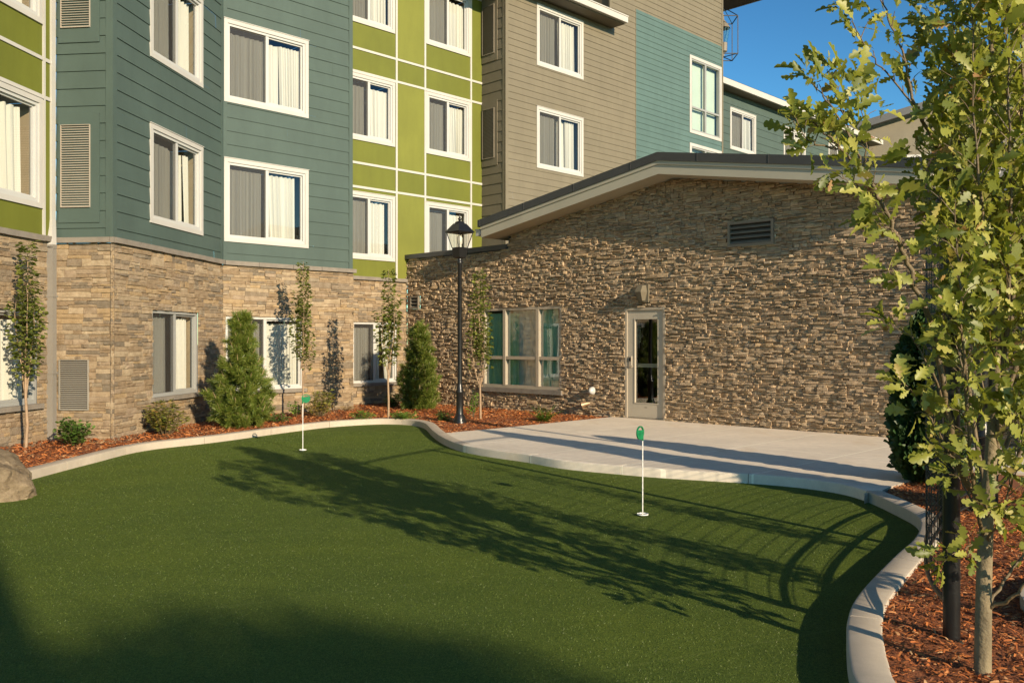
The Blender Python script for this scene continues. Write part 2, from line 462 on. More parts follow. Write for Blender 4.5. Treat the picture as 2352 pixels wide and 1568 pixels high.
def put_stone(mb, W, a, b, c, d, u0, u1, ops, rg, depth, ztop):
    a = max(a, u0); b = min(b, u1)
    if b - a < .015: return
    for o in ops:
        if o[2] < d - .002 and o[3] > c + .002 and o[0] < b - .001 and o[1] > a + .001:
            if a < o[0]: put_stone(mb, W, a, o[0], c, d, u0, u1, ops, rg, depth, ztop)
            if b > o[1]: put_stone(mb, W, o[1], b, c, d, u0, u1, ops, rg, depth, ztop)
            a2, b2 = max(a, o[0]), min(b, o[1])
            if o[2] > c + .012: put_stone(mb, W, a2, b2, c, o[2], u0, u1, ops, rg, depth, ztop)
            if o[3] < d - .012: put_stone(mb, W, a2, b2, o[3], d, u0, u1, ops, rg, depth, ztop)
            return
    if ztop and (d > ztop((a + b) / 2) + .06 or c > ztop((a + b) / 2) - .01): return
    g = .0025
    a += g; b -= g; c += g; d -= g
    w0 = rg.uniform(.2, 1.) ** 1.3 * depth
    tu = rg.uniform(-1, 1) * .22 * depth; tz = rg.uniform(-1, .7) * .2 * depth
    nx = 3 if b - a > .12 else 2; ny = 2
    vs = []; rough = .11 * depth
    for j in range(ny + 1):
        for i in range(nx + 1):
            fu = i / nx; fz = j / ny
            ju = 0 if i in (0, nx) else rg.uniform(-.2, .2) / nx * (b - a)
            w = w0 + tu * (fu - .5) * 2 + tz * (fz - .5) * 2 + rg.uniform(-rough, rough)
            if j in (0, ny): w -= rg.uniform(.001, .006)
            if i in (0, nx): w -= rg.uniform(.0, .006)
            ez = rg.uniform(-.004, .003) if j == 0 else (rg.uniform(-.003, .004) if j == ny else 0)
            vs.append(W(a + fu * (b - a) + ju, max(w, .002), c + fz * (d - c) + ez))
    per = [i for i in range(nx + 1)] + [j * (nx + 1) + nx for j in range(1, ny + 1)] + \
          [ny * (nx + 1) + i for i in range(nx - 1, -1, -1)] + [j * (nx + 1) for j in range(ny - 1, 0, -1)]
    fs = [(j * (nx + 1) + i, j * (nx + 1) + i + 1, (j + 1) * (nx + 1) + i + 1, (j + 1) * (nx + 1) + i) for j in range(ny) for i in range(nx)]
    k = len(vs)
    def back(idx):
        fu = (idx % (nx + 1)) / nx; fz = (idx // (nx + 1)) / ny
        return W(a + fu * (b - a), -.012, c + fz * (d - c))
    vs += [back(i) for i in per]
    L = len(per)
    for i in range(L):
        i2 = (i + 1) % L
        fs.append((per[i2], per[i], k + i, k + i2))
    mb.add(vs, fs, 0)

def curtain_sheet(mb, W, u0, u1, z0, z1, w, rg, fold=.11, amp=.03, m=0, lean=0.):
    n = max(8, int((u1 - u0) / fold * 6)); ph = rg.uniform(0, 6)
    xs = []
    for i in range(n + 1):
        u = u0 + (u1 - u0) * i / n
        p = ph + u / fold * 2 * math.pi + .9 * math.sin(u * 7 + ph)
        xs.append((u, w + amp * math.sin(p) + .4 * amp * math.sin(2.3 * p)))
    rows = 4; vs = []
    for j in range(rows + 1):
        t = j / rows
        for u, ww in xs:
            uu = u + lean * (1 - t) * (u1 - u) / max(.01, (u1 - u0))
            vs.append(W(uu, w + (ww - w) * (1.05 - .35 * t), z0 + (z1 - z0) * t))
    fs = [(j * (n + 1) + i, j * (n + 1) + i + 1, (j + 1) * (n + 1) + i + 1, (j + 1) * (n + 1) + i) for j in range(rows) for i in range(n)]
    mb.add(vs, fs, m)

def window(parent, W, r, seed, casing=.082, stone=False, frame='vinyl', label=None, wbase=0., gapw=None, hide_left=False):
    """slider window: casing + frame (part) with pane, insect screen, curtain and room lining as sub-parts"""
    u0, u1, z0, z1 = r; rg = random.Random(seed)
    mb = MB(); cw = casing; w = wbase
    if not stone:
        pr = .03 + w
        mb.box(W, u0, u1, w - .02, pr, z1 - cw, z1)
        mb.box(W, u0, u1, w - .02, pr, z0, z0 + cw)
        mb.box(W, u0, u0 + cw, w - .02, pr - .002, z0 + cw, z1 - cw)
        mb.box(W, u1 - cw, u1, w - .02, pr - .002, z0 + cw, z1 - cw)
        mb.box(W, u0 - .01, u1 + .01, w + .0, pr + .012, z1 + .001, z1 + .014)
    a, b, c, d = u0 + cw, u1 - cw, z0 + cw, z1 - cw
    wo = w + (.008 if not stone else -.02)
    fw = .05
    mb.box(W, a - .006, a + fw, wo - .10, wo, c - .006, d + .006, 1)
    mb.box(W, b - fw, b + .006, wo - .10, wo, c - .006, d + .006, 1)
    mb.box(W, a + fw, b - fw, wo - .10, wo - .001, d - fw, d + .006, 1)
    mb.box(W, a + fw, b - fw, wo - .10, wo - .001, c - .006, c + fw * 1.2, 1)
    mb.box(W, a + fw, b - fw, wo - .03, wo + .012, c + .001, c + .02, 1)
    um = (a + b) / 2
    mb.box(W, um - .035, um + .035, wo - .075, wo - .012, c + fw * 1.2, d - fw, 1)
    # sash rails of the right (sliding) leaf, one step back
    s = .032
    mb.box(W, um + .035, b - fw, wo - .075, wo - .04, c + fw * 1.2, c + fw * 1.2 + s, 1)
    mb.box(W, um + .035, b - fw, wo - .075, wo - .04, d - fw - s, d - fw, 1)
    mb.box(W, b - fw - s, b - fw, wo - .075, wo - .04, c + fw * 1.2 + s, d - fw - s, 1)
    o = mb.build('window', [M['white'], M[frame]], parent)
    if label: o['label'] = label
    g = MB()
    g.quad(W(a + fw, wo - .045, c + fw), W(um - .03, wo - .045, c + fw), W(um - .03, wo - .045, d - fw), W(a + fw, wo - .045, d - fw))
    g.quad(W(um + .03, wo - .06, c + fw), W(b - fw, wo - .06, c + fw), W(b - fw, wo - .06, d - fw), W(um + .03, wo - .06, d - fw))
    g.build('pane', M['glass'], o)
    g = MB()
    g.quad(W(a + fw, wo - .022, c + fw), W(um - .03, wo - .022, c + fw), W(um - .03, wo - .022, d - fw), W(a + fw, wo - .022, d - fw))
    g.build('insect_screen', M['screen'], o)
    g = MB(); wc = wo - .15
    hd = rg.uniform(.10, .17)
    gap = gapw if gapw is not None else rg.choice((.06, .1, .14, .2))
    curtain_sheet(g, W, a - .02, um + rg.uniform(-.1, .02), c + .02, d - hd, wc, rg, rg.uniform(.10, .15), rg.uniform(.024, .036))
    e = b - (b - um) * gap
    if rg.random() < .35:
        sp = um + (b - um) * rg.uniform(.35, .6)
        curtain_sheet(g, W, um + .02, sp, c + .02, d - hd, wc - .06, rg, .12, .03)
        curtain_sheet(g, W, sp - .03, e, c + .02, d - hd, wc, rg, .09, .03, lean=rg.uniform(0, .12))
    else:
        curtain_sheet(g, W, um + rg.uniform(.02, .1), e, c + .02, d - hd, wc, rg, rg.uniform(.09, .15), rg.uniform(.028, .045), lean=rg.uniform(0, .1))
    g.build('curtain', M['curtain'], o)
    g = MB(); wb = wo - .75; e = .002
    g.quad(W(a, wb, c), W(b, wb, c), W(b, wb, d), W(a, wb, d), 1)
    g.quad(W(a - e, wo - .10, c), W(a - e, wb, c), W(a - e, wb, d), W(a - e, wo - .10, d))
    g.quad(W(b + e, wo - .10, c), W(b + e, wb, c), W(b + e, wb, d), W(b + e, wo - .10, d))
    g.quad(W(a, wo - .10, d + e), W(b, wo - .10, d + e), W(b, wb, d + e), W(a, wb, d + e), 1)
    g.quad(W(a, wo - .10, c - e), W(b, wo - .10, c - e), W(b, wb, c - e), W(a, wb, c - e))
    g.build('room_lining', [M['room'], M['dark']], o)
    if stone:
        g = MB(); g.box(W, u0 - .06, u1 + .06, -.05, .075, z0 - .075, z0 + .0); g.build('sill', M['cap'], o)
    return (a - .004, b + .004, c - .004, d + .004)
def op_of(r, casing=.082):
    e = casing - .006 if casing > .02 else 0
    return (r[0] + e, r[1] - e, r[2] + e, r[3] - e)

def louvre(parent, W, u0, u1, z0, z1, n, mat, wp=.03, name='vent_grille', fr=.035, tilt=.6, backmat='dark', label=None):
    mb = MB()
    mb.box(W, u0, u1, -.02, wp, z1 - fr, z1); mb.box(W, u0, u1, -.02, wp, z0, z0 + fr)
    mb.box(W, u0, u0 + fr, -.02, wp - .002, z0 + fr, z1 - fr); mb.box(W, u1 - fr, u1, -.02, wp - .002, z0 + fr, z1 - fr)
    a, b, c, d = u0 + fr, u1 - fr, z0 + fr, z1 - fr
    mb.quad(W(a, -.018, c), W(b, -.018, c), W(b, -.018, d), W(a, -.018, d), 1)
    p = (d - c) / n
    for i in range(n):
        z = c + i * p
        lo, hi = z + p * .08, z + p * (.08 + tilt)
        mb.quad(W(a, wp - .006, lo), W(b, wp - .006, lo), W(b, -.012, hi), W(a, -.012, hi))
        mb.quad(W(a, wp - .006, lo), W(b, wp - .006, lo), W(b, wp - .006, lo + p * .12), W(a, wp - .006, lo + p * .12))
    o = mb.build(name, [mat, M[backmat]], parent)
    if label: o['label'] = label
    return o

# ================================================================== HOTEL: teal / lime wing (walls A B C D E)
ZT = 12.6
hot = thing('hotel_wing', (A.p[0], A.p[1], 0), 'teal and lime-green hotel wing with stacked-stone ground floor around the putting green', 'building')
FL = [(3.53, 5.22), (6.35, 8.03), (9.17, 10.85)]
def rect(W, x0, x1, z): return (W.u(x0), W.u(x1), z[0], z[1])
winC = [(-2.85, -.90, *f) for f in FL]
winD = [(-5.52, -3.55, *f) for f in FL]
wA = 1.97
winA = [(-.36 - wA, -.36, *f) for f in [(3.56, 5.25), (6.40, 8.06), (9.2, 10.85)]]
FE = [(3.50, 5.12), (6.37, 7.97), (9.20, 10.80)]
winE = [(-.40 - 1.56, -.40, *f) for f in FE] + [(.60, 2.17, *f) for f in FE]
ZC = 3.06                                     # top of the stone
sd = 11
for W_, wl in ((A, winA), (C, winC), (D, winD), (Ew, winE)):
    for r in wl:
        sd += 1
        window(hot, W_, r, sd, gapw=(.22 if W_ in (A, C) else None))
opA = [op_of(r) for r in winA]; opC = [op_of(r) for r in winC]; opD = [op_of(r) for r in winD]; opE = [op_of(r) for r in winE]
# stone-level windows
sA = (-.45 - 1.8, -.45, .56, 1.98); sC = (-2.75, -1.05, .55, 2.05); sD = (-5.47, -3.67, .50, 2.02); sE = (Ew.u(811), Ew.u(811) + 1.25, .52, 1.92)
sE = (-1.66, -.33, .50, 1.98)
for W_, r, fr_ in ((A, sA, 'tanvinyl'), (C, sC, 'tanvinyl'), (D, sD, 'vinyl'), (Ew, sE, 'vinyl')):
    sd += 1
    window(hot, W_, r, sd, casing=.0, stone=True, frame=fr_, gapw=(.2 if W_ in (A, C) else .06))
AU0 = -6.2
mb = MB()
siding(mb, C, UC0 + .1, -.09, ZC + .06, ZT, opC, zoff=3.02)
siding(mb, D, UD0 + .09, UD1 - .10, ZC + .06, ZT, opD, zoff=3.02)
gv = [(B.u(139), B.u(222), z0_, z1_) for z0_, z1_ in ((3.45, 5.06), (6.30, 7.9))]
siding(mb, B, UB0 + .01, -.1, ZC + .06, ZT, [], zoff=3.02)
mb.build('teal_siding', M['teal'], hot)
mb = MB()
cb = .022
mb.box(C, UC0 - cb, UC0 + .1, -.02, cb, ZC + .06, ZT); mb.box(B, -.1, cb - .002, -.02, cb - .002, ZC + .06, ZT)
mb.box(C, -.09, 0, -.02, cb, ZC + .06, ZT); mb.box(D, UD0, UD0 + .09, -.02, cb - .003, ZC + .06, ZT)
mb.box(D, UD1 - .10, UD1 + .0, -.02, cb, ZC + .06, ZT)
mb.build('corner_trim', M['teal'], hot)
mb = MB()   # return wall between D and E (turned away from the court)
mb.quad(D(UD1, .0, -.3), D(UD1, -1.0, -.3), D(UD1, -1.0, ZT), D(UD1, .0, ZT))
mb.build('return_wall', M['teal'], hot)
# lime stucco
mb = MB()
flat(mb, A, AU0, -.0, ZC + .06, ZT, opA)
mb.build('lime_stucco_wall', M['green'], hot); mb = MB()
flat(mb, Ew, UD1 - .3, UE1, ZC - .02, ZT, opE)
mb.build('lime_stucco_wall', M['green'], hot)
mb = MB()   # lighter plain bays
for z0_, z1_ in ((ZC, 5.20), (5.84, 8.0), (8.62, 10.9)):
    mb.box(Ew, -.31, .575, -.01, .006, z0_, z1_ + .02)
mb.build('stucco_bay', M['green2'], hot)
mb = MB()
bw = .055
e_rows = [5.24, 5.82, 8.02, 8.58, 10.85, 11.4]
e_cols = [-.36, .60, 2.20]
def bat_v(W_, u, z0, z1): mb.box(W_, u - bw / 2, u + bw / 2, -.005, .022, z0, z1)
for u in (-.345, .585, 2.20): bat_v(Ew, u, ZC, ZT)
for z in e_rows:
    for a, b in ((UD1 - .3, -.345 - bw / 2), (-.345 + bw / 2, .585 - bw / 2), (.585 + bw / 2, 2.20 - bw / 2), (2.20 + bw / 2, UE1)):
        mb.box(Ew, a, b, -.005, .020, z - bw / 2, z + bw / 2)
mb.build('batten_grid', M['white'], hot); mb = MB()
for u in (-.31,): bat_v(A, u, ZC + .06, ZT)
for z in (5.29, 5.88, 8.10, 8.70, 10.9):
    mb.box(A, AU0, -.31 - bw / 2, -.005, .020, z - bw / 2, z + bw / 2); mb.box(A, -.31 + bw / 2, -.06, -.005, .020, z - bw / 2, z + bw / 2)
for z0_, z1_ in ((ZC + .06, ZT),):
    bat_v(A, -.36 - wA - .05, z0_, z1_)
mb.build('batten_grid', M['white'], hot)
# stone base
mb = MB()
ZS0 = -.35
stones(mb, A, AU0, .0, ZS0, ZC, [sA], 1, .03)
stones(mb, B, UB0, .03, ZS0, ZC, [(B.u(139.5), B.u(205), .43, 1.22)], 2, .03)
stones(mb, C, UC0 - .03, 0, ZS0, ZC, [sC], 3, .03)
stones(mb, D, UD0, UD1 + .03, ZS0, ZC, [sD], 4, .03)
stones(mb, Ew, UD1 - .3, .0, ZS0, ZC - .03, [sE], 5, .03)
mb.build('stone_base', [M['stone'], M['mortar']], hot)
mb = MB()
def capstrip(W_, a, b, z, h=.085, pr=.075, seed=0):
    rg = random.Random(seed); u = a
    while u < b - .01:
        n = min(b, u + rg.uniform(.7, .95))
        j = rg.uniform(-.004, .004)
        mb.box(W_, u + .003, n - .003, -.03, pr + j, z + j, z + h); u = n
capstrip(A, AU0, -.02, ZC + .002, seed=1); capstrip(B, UB0 + .01, .07, ZC, seed=2); capstrip(C, UC0 - .02, -.03, ZC + .001, seed=3)
capstrip(D, UD0 + .03, UD1 + .07, ZC, seed=4); mb.build('stone_cap', M['cap'], hot); mb = MB(); capstrip(Ew, UD1 - .2, -.02, ZC - .06, seed=5)
mb.build('stone_cap', M['cap'], hot)
# grilles on B
for z0_, z1_ in ((3.38, 5.10), (6.22, 7.96)):
    mb = MB(); mb.box(B, UB0 + .06, B.u(222) + .06, -.01, .028, z0_, z1_); mb.build('vent_surround', M['teal'], hot)
W2 = Wall(B.pt(0, .026), B.d)
for z0_, z1_ in ((3.62, 4.92), (6.45, 7.75)):
    louvre(hot, W2, B.u(139) + .03, B.u(210), z0_, z1_, 34, M['grille'], fr=.008, tilt=.75)
W2 = Wall(B.pt(0, .012), B.d)
louvre(hot, W2, B.u(138), B.u(205), .43, 1.22, 26, M['vent_pale'], fr=.008, tilt=.5, label='pale louvred vent grille set into the stone')
# downspout
mb = MB()
Dp = Wall(B.pt(UB0, 0), B.d)
def dsp(u, w, z0, z1, m, s=.055): mb.box(Dp, u - s, u + s, w - .05, w + .05, z0, z1, m)
dsp(-.02, .10, 3.42, ZT, 0); dsp(.05, .19, -.05, 3.0, 1, .058)
k = [Dp(x, y, z) for z, u_, w_ in ((3.42, -.02, .10), (3.30, -.005, .115), (3.0, .05, .19)) for x, y in ((u_ - .056, w_ - .051), (u_ + .056, w_ - .051), (u_ + .056, w_ + .051), (u_ - .056, w_ + .051))]
mb.add(k, [(i * 4 + j, i * 4 + (j + 1) % 4, (i + 1) * 4 + (j + 1) % 4, (i + 1) * 4 + j) for i in range(2) for j in range(4)], 0)
dsp(.05, .19, 2.96, 3.02, 1, .064)
for z in (1.0, 2.2): mb.box(Dp, -.02, .12, .12, .246, z, z + .03, 1)
mb.build('downspout', [M['white'], M['pipe']], hot)
# roof slab
mb = MB()
pts = [A.pt(AU0), A.pt(0), B.pt(0), C.pt(0), D.pt(UD1), Ew.pt(UD1), Ew.pt(UE1), Ew.pt(UE1, -10), A.pt(AU0, -10)]
poly = [(p[0], p[1], ZT) for p in pts]
for t in tessellate_polygon([[Vector(p) for p in poly]]): mb.add([poly[i] for i in t], [(0, 1, 2)])
mb.build('roof', M['darkm'], hot)

# ================================================================== taupe wing (F, G)
tw = thing('hotel_wing', (Fw.p[0], Fw.p[1], 0), 'taupe lap-sided hotel wing with pale teal panel and projecting white gutter', 'building')
winG = [(1.21, 3.21, 6.32, 8.03), (1.21, 3.21, 9.16, 10.86)]
for r in winG:
    sd += 1; window(tw, G, r, sd, gapw=.2)
# tall blind-filled window in the teal panel
tG = (8.79, 10.80, 8.56, 11.19); tG2 = (8.79, 10.80, 5.8, 8.22)
def gridwin(parent, W_, r, trans, seed, blind=True, frame='vinyl'):
    u0, u1, z0, z1 = r; cw = .1; mb = MB()
    mb.box(W_, u0, u1, -.02, .03, z1 - cw, z1); mb.box(W_, u0, u1, -.02, .03, z0, z0 + cw)
    mb.box(W_, u0, u0 + cw, -.02, .028, z0 + cw, z1 - cw); mb.box(W_, u1 - cw, u1, -.02, .028, z0 + cw, z1 - cw)
    a, b, c, d = u0 + cw, u1 - cw, z0 + cw, z1 - cw; f = .05; um = (a + b) / 2
    mb.box(W_, a, a + f, -.1, .01, c, d, 1); mb.box(W_, b - f, b, -.1, .01, c, d, 1)
    mb.box(W_, a + f, b - f, -.1, .009, c, c + f, 1); mb.box(W_, a + f, b - f, -.1, .009, d - f, d, 1)
    mb.box(W_, um - .04, um + .04, -.09, .008, c + f, d - f, 1)
    zt = c + (d - c) * trans
    mb.box(W_, a + f, um - .04, -.09, .006, zt - .03, zt + .03, 1); mb.box(W_, um + .04, b - f, -.09, .006, zt - .03, zt + .03, 1)
    o = mb.build('window', [M['white'], M['tanvinyl']], parent)
    g = MB(); g.quad(W_(a, -.05, c), W_(b, -.05, c), W_(b, -.05, d), W_(a, -.05, d)); g.build('pane', M['glass'], o)
    g = MB(); g.box(W_, a, b, -.2, -.19, c, d); g.build('blind', M['blind'], o)
gridwin(tw, G, tG, .33, 1); gridwin(tw, G, tG2, .3, 2)
opG = [op_of(r) for r in winG] + [op_of(tG), op_of(tG2)]
UGT = G.u(1459.5); ZGT = 11.93; ZG1 = 15.5; EU = G.u(1402); ZEV = 11.0
mb = MB()
siding(mb, G, .09, UGT, -.3, ZEV + .1, opG, .18, 3.0, .012)
siding(mb, G, EU, UGT, ZEV + .1, ZG1, [], .18, 3.0, .012)
siding(mb, G, UGT, UG1 - .08, ZGT, ZG1, [], .18, 3.0, .012)
mb.build('taupe_siding', M['taupe'], tw)
mb = MB(); siding(mb, G, UGT, UG1 - .08, -.3, ZGT, opG, .18, 3.0, .012); mb.build('teal_siding', M['teal_b'], tw)
mb = MB()
mb.box(G, -.02, .09, -.02, .022, -.3, ZEV); mb.box(Fw, UF1 - .09, UF1 + .02, -.02, .02, -.3, ZEV)
mb.box(G, UG1 - .08, UG1, -.02, .022, -.3, ZG1); mb.box(G, UGT - .012, UGT + .012, -.02, .018, -.3, ZGT)
mb.box(G, EU - .06, EU + .04, -.02, .024, ZEV + .3, ZG1)
mb.build('corner_trim', M['taupe'], tw)
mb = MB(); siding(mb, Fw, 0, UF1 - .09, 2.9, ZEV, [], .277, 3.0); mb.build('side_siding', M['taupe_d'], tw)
for z0_, z1_ in ((6.35, 7.95), (9.18, 10.75)):
    uu = Fw.u(1137.5)
    mb = MB(); mb.box(Fw, .02, uu + .1, -.01, .03, z0_ - .08, z1_ + .08); mb.build('vent_surround', M['taupe_d'], tw)
    W2 = Wall(Fw.pt(0, .028), Fw.d)
    louvre(tw, W2, .05, uu, z0_ + .12, z1_ - .12, 36, M['louver'], fr=.02, tilt=.75)
mb = MB()
RB = -1.6   # set-back upper wall; its shade is put into a darker taupe
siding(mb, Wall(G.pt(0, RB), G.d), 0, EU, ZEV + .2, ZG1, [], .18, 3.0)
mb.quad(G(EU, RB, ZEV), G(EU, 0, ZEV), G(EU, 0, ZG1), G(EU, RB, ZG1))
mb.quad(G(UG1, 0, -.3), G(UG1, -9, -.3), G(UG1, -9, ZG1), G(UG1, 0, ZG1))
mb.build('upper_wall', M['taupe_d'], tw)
mb = MB()
u1_ = G.u(1437, .55)
mb.box(G, -.9, u1_, RB, .5, ZEV, ZEV + .12, 1)
mb.box(G, -.9, u1_ + .03, .5, .62, ZEV + .03, ZEV + .2, 0)
mb.box(G, -.9, u1_ + .04, .46, .64, ZEV + .2, ZEV + .23, 0)
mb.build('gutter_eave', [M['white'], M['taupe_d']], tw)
# high roof overhang at the far end
mb = MB()
ZO = 14.15
x_ = G.u(1798)
mb.box(G, UG1 - 3, UG1 + 2.2, -9, .45, ZO, ZO + .3, 0)
mb.box(G, UG1 - 3, UG1 + 2.25, .45, .5, ZO - .02, ZO + .36, 1)
mb.box(G, UG1 + 2.2, UG1 + 2.25, -9, .45, ZO - .02, ZO + .36, 1)
mb.build('roof_overhang', [M['taupe_d'], M['white']], tw)
mb = MB(); mb.quad(G(-.2, -9, ZG1), G(UG1, -9, ZG1), G(UG1, 0, ZG1), G(-.2, RB, ZG1)); mb.build('roof', M['darkm'], tw)

# hanging lantern under the overhang
lp = G.pt(UG1 + .62, -.35)
lan = thing('hanging_lantern', (lp[0], lp[1], ZO), 'caged lantern hanging on a chain under the high roof overhang', 'lantern')
mb = MB(); L0 = (lp[0], lp[1], ZO)
mb.lathe([(.12, -.06), (.1, 0)], 12, L0); mb.tube([(lp[0], lp[1], ZO - .05), (lp[0], lp[1], ZO - .6)], .018, 6); mb.build('chain', M['black'], lan)
mb = MB(); hb = .42
cs = [(lp[0] + sx * hb, lp[1] + sy * hb) for sx, sy in ((-1, -1), (1, -1), (1, 1), (-1, 1))]
for i in range(4):
    a, b = cs[i], cs[(i + 1) % 4]
    mb.tube([(*a, ZO - 1.0), (*a, ZO - 2.35)], .02, 4)
    for z in (ZO - 1.0, ZO - 2.35): mb.tube([(*a, z), (*b, z)], .02, 4)
    mb.tube([(*a, ZO - 1.0), (lp[0], lp[1], ZO - .55)], .016, 4)
    mb.tube([(*a, ZO - 2.35), (lp[0], lp[1], ZO - 2.35)], .016, 4)
mb.build('cage', M['black'], lan)
mb = MB(); L1 = (lp[0], lp[1], ZO - 2.3)
mb.lathe([(.03, -.02), (.05, .1), (.14, .15), (.15, .45)], 8, L1); mb.build('lamp_base', M['louver'], lan); mb = MB(); mb.lathe([(.26, .98), (.24, 1.02), (.12, 1.2), (.03, 1.3), (.02, 1.5)], 8, L1)
mb.build('lamp_cap', M['louver'], lan)
mb = MB(); mb.lathe([(.15, .46), (.24, .97)], 8, L1); mb.build('lamp_glass', M['lampglass'], lan)

# ================================================================== far teal wing (J)
jw = thing('hotel_wing', (*J.pt(UG1), 0), 'distant teal hotel wing with white eave between taupe wing and oak', 'building')
winJ = [(13.23 + 3.55 * i, 15.2 + 3.55 * i, 8.86, 10.45) for i in range(3)]
winJ = [(13.23, 15.17, 8.86, 10.45), (17.45, 19.4, 8.86, 10.45), (21.6, 23.5, 8.86, 10.45)]
mb = MB(); J0 = UG1 + .05; J1 = 26.
siding(mb, J, J0, J1, -.3, 11.0, [op_of(r) for r in winJ], .29, 3.02); mb.build('teal_siding', M['teal'], jw)
for r in winJ:
    sd += 1; window(jw, J, r, sd, gapw=.15)
mb = MB(); mb.box(J, J0, J1 + .4, -.5, .45, 11.0, 11.1, 0); mb.box(J, J0, J1 + .4, .45, .53, 11.0, 11.22, 1)
mb.build('eave', [M['taupe_d'], M['white']], jw)
mb = MB(); mb.quad(J(J0, .53, 11.23), J(J1 + .4, .53, 11.23), J(J1 + .4, -9, 12.2), J(J0, -9, 12.2)); mb.quad(J(J1, 0, -.3), J(J1, -9, -.3), J(J1, -9, 12), J(J1, 0, 11)); mb.build('roof', M['darkm'], jw)

# distant gabled building behind the oak
gb = thing('gabled_building', (17.5, 44., 0), 'grey gabled building with low dark roof partly hidden behind the oak', 'building')
g0 = Wall((16.3, 44.), (math.cos(R(8)), -math.sin(R(8))))
mb = MB()
gl = 16.
mb.add([g0(0, 0, -.3), g0(gl, 0, -.3), g0(gl, 0, 11.6), g0(gl / 2, 0, 13.9), g0(0, 0, 11.6), g0(0, -8, -.3), g0(gl, -8, -.3), g0(gl, -8, 11.6), g0(gl / 2, -8, 13.9), g0(0, -8, 11.6)],
       [(0, 1, 2, 3, 4), (0, 4, 9, 5), (1, 6, 7, 2)])
mb.build('wall', M['taupe'], gb)
mb = MB()
for s_ in (0, 1):
    a = (-.6, 11.43) if s_ == 0 else (gl + .6, 11.43)
    mb.add([g0(a[0], .7, a[1]), g0(gl / 2, .7, 13.95), g0(gl / 2, -8.6, 13.95), g0(a[0], -8.6, a[1]), g0(a[0], .7, a[1] + .35), g0(gl / 2, .7, 14.3), g0(gl / 2, -8.6, 14.3), g0(a[0], -8.6, a[1] + .35)],
           [(0, 1, 5, 4), (4, 5, 6, 7), (0, 3, 2, 1), (0, 4, 7, 3), (3, 7, 6, 2)])
mb.build('roof', M['darkm'], gb)
for i, u in enumerate((3., 7., 11.)):
    mb = MB(); mb.box(g0, u, u + 1.9, -.01, .05, 8.7, 10.6, 0); mb.box(g0, u + .12, u + 1.78, .05, .06, 8.82, 10.48, 1); mb.build('window', [M['white'], M['darkm']], gb)

# ================================================================== stone pavilion (H)
pav = thing('stone_pavilion', (*H.pt(6.9), 0), 'single-storey ledgestone pavilion with low gable roof, glazed door and window', 'building')
UL, UR, UP = 3.62, 12.55, 8.08
SL = .166; ZPK = 4.60
def ztop(u): return max(3.56, ZPK - SL * abs(u - UP)) if UL < u < UR else 3.56
hwin = (2.80, 5.22, .47, 2.27); hdoor = (6.91, 7.87, 0., 2.17); hl = (9.25, 10.15, 3.205, 3.65); hl2 = (.20, .53, 2.32, 2.64)
ops = [hwin, (hdoor[0], hdoor[1], -.3, hdoor[3]), hl, hl2]
mb = MB()
stones(mb, H, 0.02, 17.5, -.3, 4.62, ops, 6, .056, ztop, fine=.55)
mb.build('stone_wall', [M['stone_h'], M['mortar']], pav)
# parapet cap
mb = MB()
mb.box(H, -.0, UL - .01, -.3, .085, 3.585, 3.695); mb.build('parapet_cap', M['darkm'], pav); mb = MB(); mb.box(H, UR + .3, 17.6, -.3, .085, 3.585, 3.695)
mb.build('parapet_cap', M['darkm'], pav)
# roof
OV = .55; UEL, UER = 3.30, 2 * UP - 3.30; RD = 7.
def roof_slab(mb, zoff0, zoff1, w0, w1, uo, m):
    for sgn in (-1, 1):
        ue = (UEL - uo) if sgn < 0 else (UER + uo)
        zb_p = 4.62 + zoff0; zt_p = 4.62 + zoff1; dz = -SL * abs(ue - UP)
        V = [H(ue, w0, zb_p + dz), H(UP, w0, zb_p), H(UP, w1, zb_p), H(ue, w1, zb_p + dz), H(ue, w0, zt_p + dz), H(UP, w0, zt_p), H(UP, w1, zt_p), H(ue, w1, zt_p + dz)]
        mb.add(V, [(0, 3, 2, 1), (4, 5, 6, 7), (0, 1, 5, 4), (2, 3, 7, 6), (0, 4, 7, 3)], m)
mb = MB(); roof_slab(mb, 0., .235, OV, -RD, 0., 0); mb.build('fascia', M['fascia'], pav)
mb = MB(); roof_slab(mb, .18, .245, OV + .022, OV + .001, .0, 0); mb.build('fascia_trim', M['fascia'], pav)
mb = MB(); roof_slab(mb, .246, .40, OV + .045, -RD - .1, .07, 0)
rg = random.Random(5)
u = UEL
while u < UER:   # overlapping flashing joints with small rivets
    zz = 4.62 - SL * abs(u - UP)
    mb.box(H, u, u + .012, OV + .03, OV + .052, zz + .25, zz + .395); u += rg.uniform(1.1, 1.5)
mb.build('roof', M['darkm'], pav)
mb = MB(); ug = UEL - .09; zg = 4.62 - SL * (UP - UEL)
mb.box(H, ug - .10, ug + .05, -RD, OV - .02, zg + .05, zg + .17); mb.box(H, ug - .12, ug + .02, -RD, OV - .01, zg + .17, zg + .2); mb.build('gutter', M['white'], pav)
# upper side wall under eave on low roof
mb = MB(); mb.quad(H(UL, 0, 3.3), H(UL, -RD, 3.3), H(UL, -RD, 3.95), H(UL, 0, 3.95)); mb.quad(H(0, -.3, 3.5), H(UL, -.3, 3.5), H(UL, -RD, 3.5), H(0, -RD, 3.5)); mb.quad(H(UR, -.3, 3.5), H(17.5, -.3, 3.5), H(17.5, -RD, 3.5), H(UR, -RD, 3.5)); mb.build('low_roof', M['darkm'], pav)
